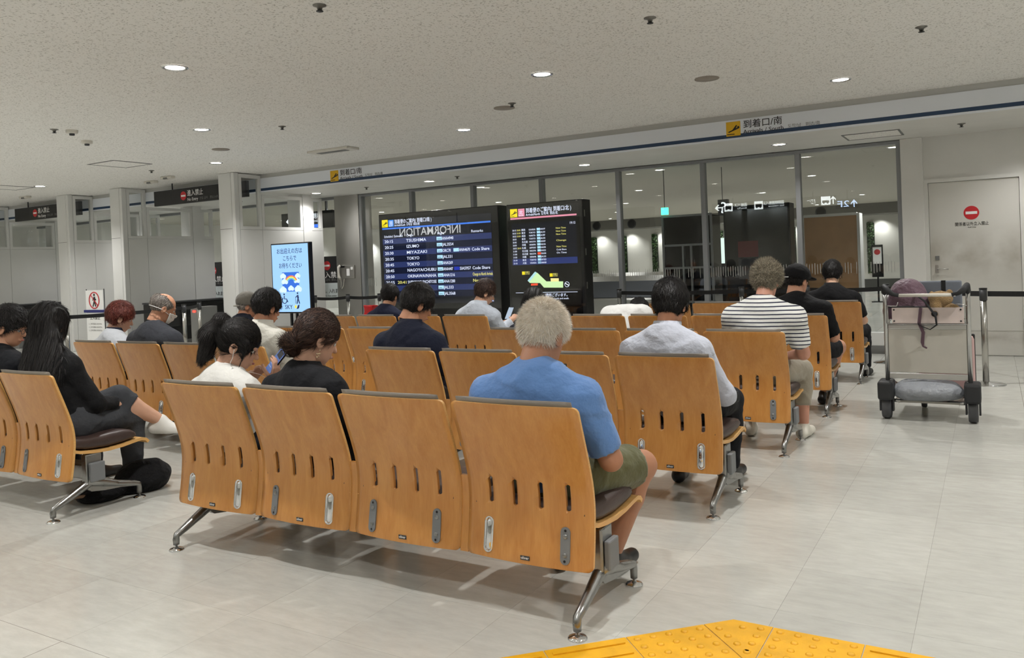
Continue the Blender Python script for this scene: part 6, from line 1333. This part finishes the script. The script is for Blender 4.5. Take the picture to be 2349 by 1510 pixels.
# ================================================================ luggage trolley
tr = thing('luggage_trolley', 'three wheeled steel luggage trolley with a pale plate beside the aisle', 'trolley', (-0.45, 6.98, 0))
TA = mat('trolley tube', (190, 190, 188), 0.25, 0.9); TP = mat('trolley plate', (178, 174, 164), 0.5, var=0.05, vscale=6); PKP = mat('worn pinkish plate', (205, 190, 184), 0.5, var=0.08, vscale=9)
for s in (-1, 1):
    MB().tube([(s * 0.283, 0.0, 0.27), (s * 0.283, 0.0, 0.90), (s * 0.285, -0.01, 0.99)], 0.016, 12).build('upright', TA, tr)
    MB().tube([(s * 0.285, -0.01, 0.985), (s * 0.28, -0.05, 1.03), (s * 0.255, -0.07, 1.0), (s * 0.22, -0.07, 0.975), (s * 0.18, -0.07, 0.965)], [0.022, 0.026, 0.024, 0.017, 0.015], 12).build('handle_grip', M['dark_rubber'], tr)
    MB().box(s * 0.295 - 0.055, s * 0.295 + 0.055, -0.11, 0.11, 0.155, 0.300, bev=0.018).build('wheel_cover', M['dark_rubber'], tr)
    MB().box(s * 0.295 - 0.052, s * 0.295 - 0.038, -0.03, 0.03, 0.06, 0.20, bev=0.004).build('wheel_fork', M['dark_grey'], tr); MB().box(s * 0.295 + 0.038, s * 0.295 + 0.052, -0.03, 0.03, 0.06, 0.20, bev=0.004).build('wheel_fork', M['dark_grey'], tr)
    MB().lathe([(0.05, -0.034), (0.082, -0.032), (0.091, -0.016), (0.091, 0.016), (0.082, 0.032), (0.05, 0.034)], (s * 0.295, -0.0, 0.091), 26, axis='X').build('wheel', M['rubber'], tr)
    MB().tube([(s * 0.25, 0.02, 0.14), (s * 0.22, 0.03, 0.135), (s * 0.14, 0.05, 0.135), (s * 0.11, 0.10, 0.14), (s * 0.09, 0.45, 0.17)], 0.014, 10).build('base_tube', TA, tr)
    MB().tube([(s * 0.27, 0.0, 0.30), (s * 0.25, 0.35, 0.22), (s * 0.10, 0.62, 0.20)], 0.014, 10).build('side_rail', TA, tr)
MB().tube([(-0.18, -0.07, 0.965), (0.205, -0.07, 0.965)], 0.013, 12).build('push_bar', M['detector'], tr)
MB().box(-0.268, 0.268, -0.008, 0.008, 0.365, 0.70, bev=0.003).build('back_plate', TP, tr); MB().box(-0.268, 0.268, -0.012, 0.012, 0.315, 0.36, bev=0.003).build('lower_rail', TA, tr); MB().box(-0.268, 0.268, -0.012, 0.012, 0.70, 0.735, bev=0.003).build('upper_rail', TA, tr)
MB().box(-0.235, 0.255, -0.034, -0.028, 0.748, 0.868, bev=0.002).build('advert_plate', PKP, tr)
for px_ in (-0.22, 0.235):
    for pz in (0.765, 0.852): MB().lathe([(0.007, -0.035), (0.006, -0.038), (0, -0.038)], (px_, 0, pz), 10, axis='Y', caps=False).build('rivet', M['screw'], tr)
bk = MB(); bk.tube([(-0.265, -0.025, 0.742), (0.27, -0.025, 0.742), (0.27, 0.26, 0.76), (-0.265, 0.26, 0.76)], 0.005, 8, closed=True); bk.tube([(-0.265, -0.025, 0.88), (-0.20, -0.025, 0.88), (-0.19, -0.025, 0.91)], 0.004, 8); bk.tube([(0.2, -0.025, 0.89), (0.262, -0.025, 0.89), (0.262, -0.025, 0.75)], 0.004, 8); bk.tube([(-0.265, -0.025, 0.742), (-0.265, -0.025, 0.88), (-0.265, 0.25, 0.88), (-0.265, 0.26, 0.76)], 0.004, 8); bk.tube([(0.27, 0.26, 0.76), (0.27, 0.25, 0.88), (0.27, -0.02, 0.88)], 0.004, 8)
for k in range(7): bk.tube([(-0.23 + 0.077 * k, -0.025, 0.742), (-0.23 + 0.077 * k, 0.26, 0.76)], 0.003, 6)
bk.build('wire_basket', TA, tr)
MB().box(-0.24, 0.24, 0.02, 0.62, 0.125, 0.14).build('shelf', TP, tr); MB().lathe([(0.04, -0.02), (0.07, -0.02), (0.075, -0.01), (0.075, 0.01), (0.07, 0.02), (0.04, 0.02)], (-0.07, 0.56, 0.076), 24, axis='X').box(-0.10, -0.04, 0.52, 0.60, 0.14, 0.19).build('rear_wheel', M['rubber'], tr)
def blob(name, field, lo, hi, h_, m_, parent=None, loc=None):
    P9, s9 = grid(lo, hi, h_); V, Q = nets(field(P9), s9, lo, h_); return link(name, np_mesh(name, V, Q, m_), parent, loc)
TX, TY = -0.45, 6.98
bp_ = thing('backpack', 'dusty purple nylon backpack in the trolley basket', 'backpack', (TX - 0.13, TY + 0.10, 0.77)); NY = cloth('mauve nylon', (108, 84, 96), rough=0.55, bump=0.6, bscale=12)
blob('bag_body', lambda P: smin(ell(P, (0.0, 0.0, 0.13), (0.15, 0.11, 0.19)), rc(P, (-0.10, 0, 0.06), (0.10, 0, 0.06), 0.085, 0.085), 0.04) + 0.006 * wob(P, 45, 3), (-0.22, -0.16, 0.0), (0.22, 0.16, 0.36), 0.010, NY, bp_)
MB().tube([(-0.13, -0.10, 0.10), (0.0, -0.122, 0.105), (0.13, -0.10, 0.10)], 0.006, 8).build('zip', M['dark_grey'], bp_)
MB().tube([(0.06, -0.10, 0.20), (0.13, -0.19, 0.15), (0.20, -0.20, 0.04), (0.205, -0.19, -0.03), (0.16, -0.185, -0.065), (0.09, -0.175, -0.035), (0.08, -0.175, -0.02)], 0.011, 8, flat=0.35).build('strap', M['black_matte'], bp_)
MB().tube([(0.10, -0.165, 0.10), (0.085, -0.172, -0.02), (0.11, -0.15, -0.09), (0.10, -0.12, -0.17), (0.105, -0.115, -0.2), (0.13, -0.115, -0.215)], [0.012, 0.012, 0.013, 0.013, 0.008, 0.006], 8, flat=0.3).build('hanging_strap', cloth('mauve strap', (96, 74, 84)), bp_)
td = thing('plush_bear', 'tan plush bear lying in the trolley basket', 'plush toy', (TX + 0.10, TY + 0.04, 0.80)); PL = cloth('tan plush', (196, 158, 104), bump=0.7, bscale=160)
blob('plush_body', lambda P: np.minimum(np.minimum(smin(ell(P, (0, 0, 0.13), (0.085, 0.065, 0.06)), ell(P, (-0.03, -0.03, 0.075), (0.045, 0.04, 0.05)), 0.02), ell(P, (0.06, 0.0, 0.05), (0.07, 0.05, 0.045))), np.minimum(ell(P, (-0.04, -0.05, 0.02), (0.035, 0.035, 0.035)), np.minimum(ell(P, (0.06, 0.03, 0.175), (0.025, 0.012, 0.025)), ell(P, (-0.06, 0.03, 0.165), (0.022, 0.012, 0.022))))) + 0.003 * wob(P, 150, 2), (-0.14, -0.12, -0.03), (0.16, 0.10, 0.23), 0.007, PL, td)
MB().lathe([(0.0, -0.105), (0.02, -0.098), (0.022, -0.088)], (-0.04, 0, 0.02), 12, axis='Y', caps=False).build('foot_pad', M['black_matte'], td)
lc = thing('laptop_case', 'flat grey case standing behind the plush bear', 'case', (TX + 0.10, TY + 0.235, 0.775)); MB().box(-0.17, 0.14, -0.025, 0.025, 0, 0.285, bev=0.012).build('case_shell', mat('slate grey case', (108, 114, 124), 0.6), lc); MB().box(0.0, 0.03, -0.028, 0.028, 0.0, 0.287).build('case_band', M['black_matte'], lc)
sb_ = thing('silver_bag', 'crumpled silver grey bag on the trolley shelf', 'bag', (TX, TY + 0.12, 0.20)); blob('bag', lambda P: smin(ell(P, (0.0, 0, 0.0), (0.25, 0.13, 0.075)), rc(P, (-0.15, 0, 0.01), (0.16, 0, 0.01), 0.068, 0.068), 0.04) + 0.012 * wob(P, 34, 6), (-0.3, -0.16, -0.12), (0.3, 0.16, 0.16), 0.010, mat('silver nylon', (150, 154, 160), 0.4, 0.0, bump=0.9, bscale=16, bdist=0.03), sb_); sb_.location = (TX - 0.01, TY + 0.03, 0.222)
cs = thing('pink_suitcase', 'black and pale pink case standing on the trolley shelf', 'suitcase', (TX + 0.12, TY + 0.34, 0.13)); MB().box(-0.20, 0.19, -0.10, 0.12, 0.012, 0.50, bev=0.035).build('case_shell', mat('pale pink shell', (196, 162, 158), 0.4), cs); MB().box(-0.205, 0.195, -0.03, 0.02, 0.01, 0.505, bev=0.01).build('zip_band', M['black'], cs)
# ---- things on the floor by the benches
fb = thing('floor_bag', 'slumped black bag on the floor under the crossed legs', 'bag', (-4.66, 3.12, 0)); blob('bag', lambda P: np.maximum(smin(smin(ell(P, (0.0, 0.10, 0.08), (0.15, 0.17, 0.11)), ell(P, (-0.03, -0.16, 0.04), (0.11, 0.15, 0.05)), 0.05), rc(P, (0.0, 0.05, 0.12), (0.05, 0.16, 0.15), 0.05, 0.04), 0.04) + 0.010 * wob(P, 42, 9), 0.003 - P[:, 2]), (-0.25, -0.40, -0.02), (0.25, 0.36, 0.26), 0.011, cloth('black bag cloth', (15, 15, 17), bump=0.6, bscale=16), fb)
MB().tube([(-0.07, -0.27, 0.02), (-0.06, -0.31, 0.05), (0.0, -0.30, 0.06), (0.03, -0.22, 0.05)], 0.010, 8).build('handle', mat('tan handle', (120, 92, 70), 0.6), fb)
yb_ = thing('sports_bag', 'black round bag with yellow stripes under the capped man', 'bag', (-1.62, 7.22, 0)); blob('bag', lambda P: ell(P, (0, 0, 0.105), (0.14, 0.12, 0.102)), (-0.17, -0.15, -0.01), (0.17, 0.15, 0.23), 0.012, M['black_matte'], yb_)
for a in (-0.5, 0.0, 0.5): MB().tube([(0.141 * math.cos(t) * math.cos(a), 0.121 * math.cos(t) * math.sin(a) - 0.03, 0.105 + 0.103 * math.sin(t)) for t in np.linspace(-1.2, 1.2, 12)], 0.006, 6).build('yellow_piping', mat('yellow piping', (190, 180, 60), 0.6), yb_)
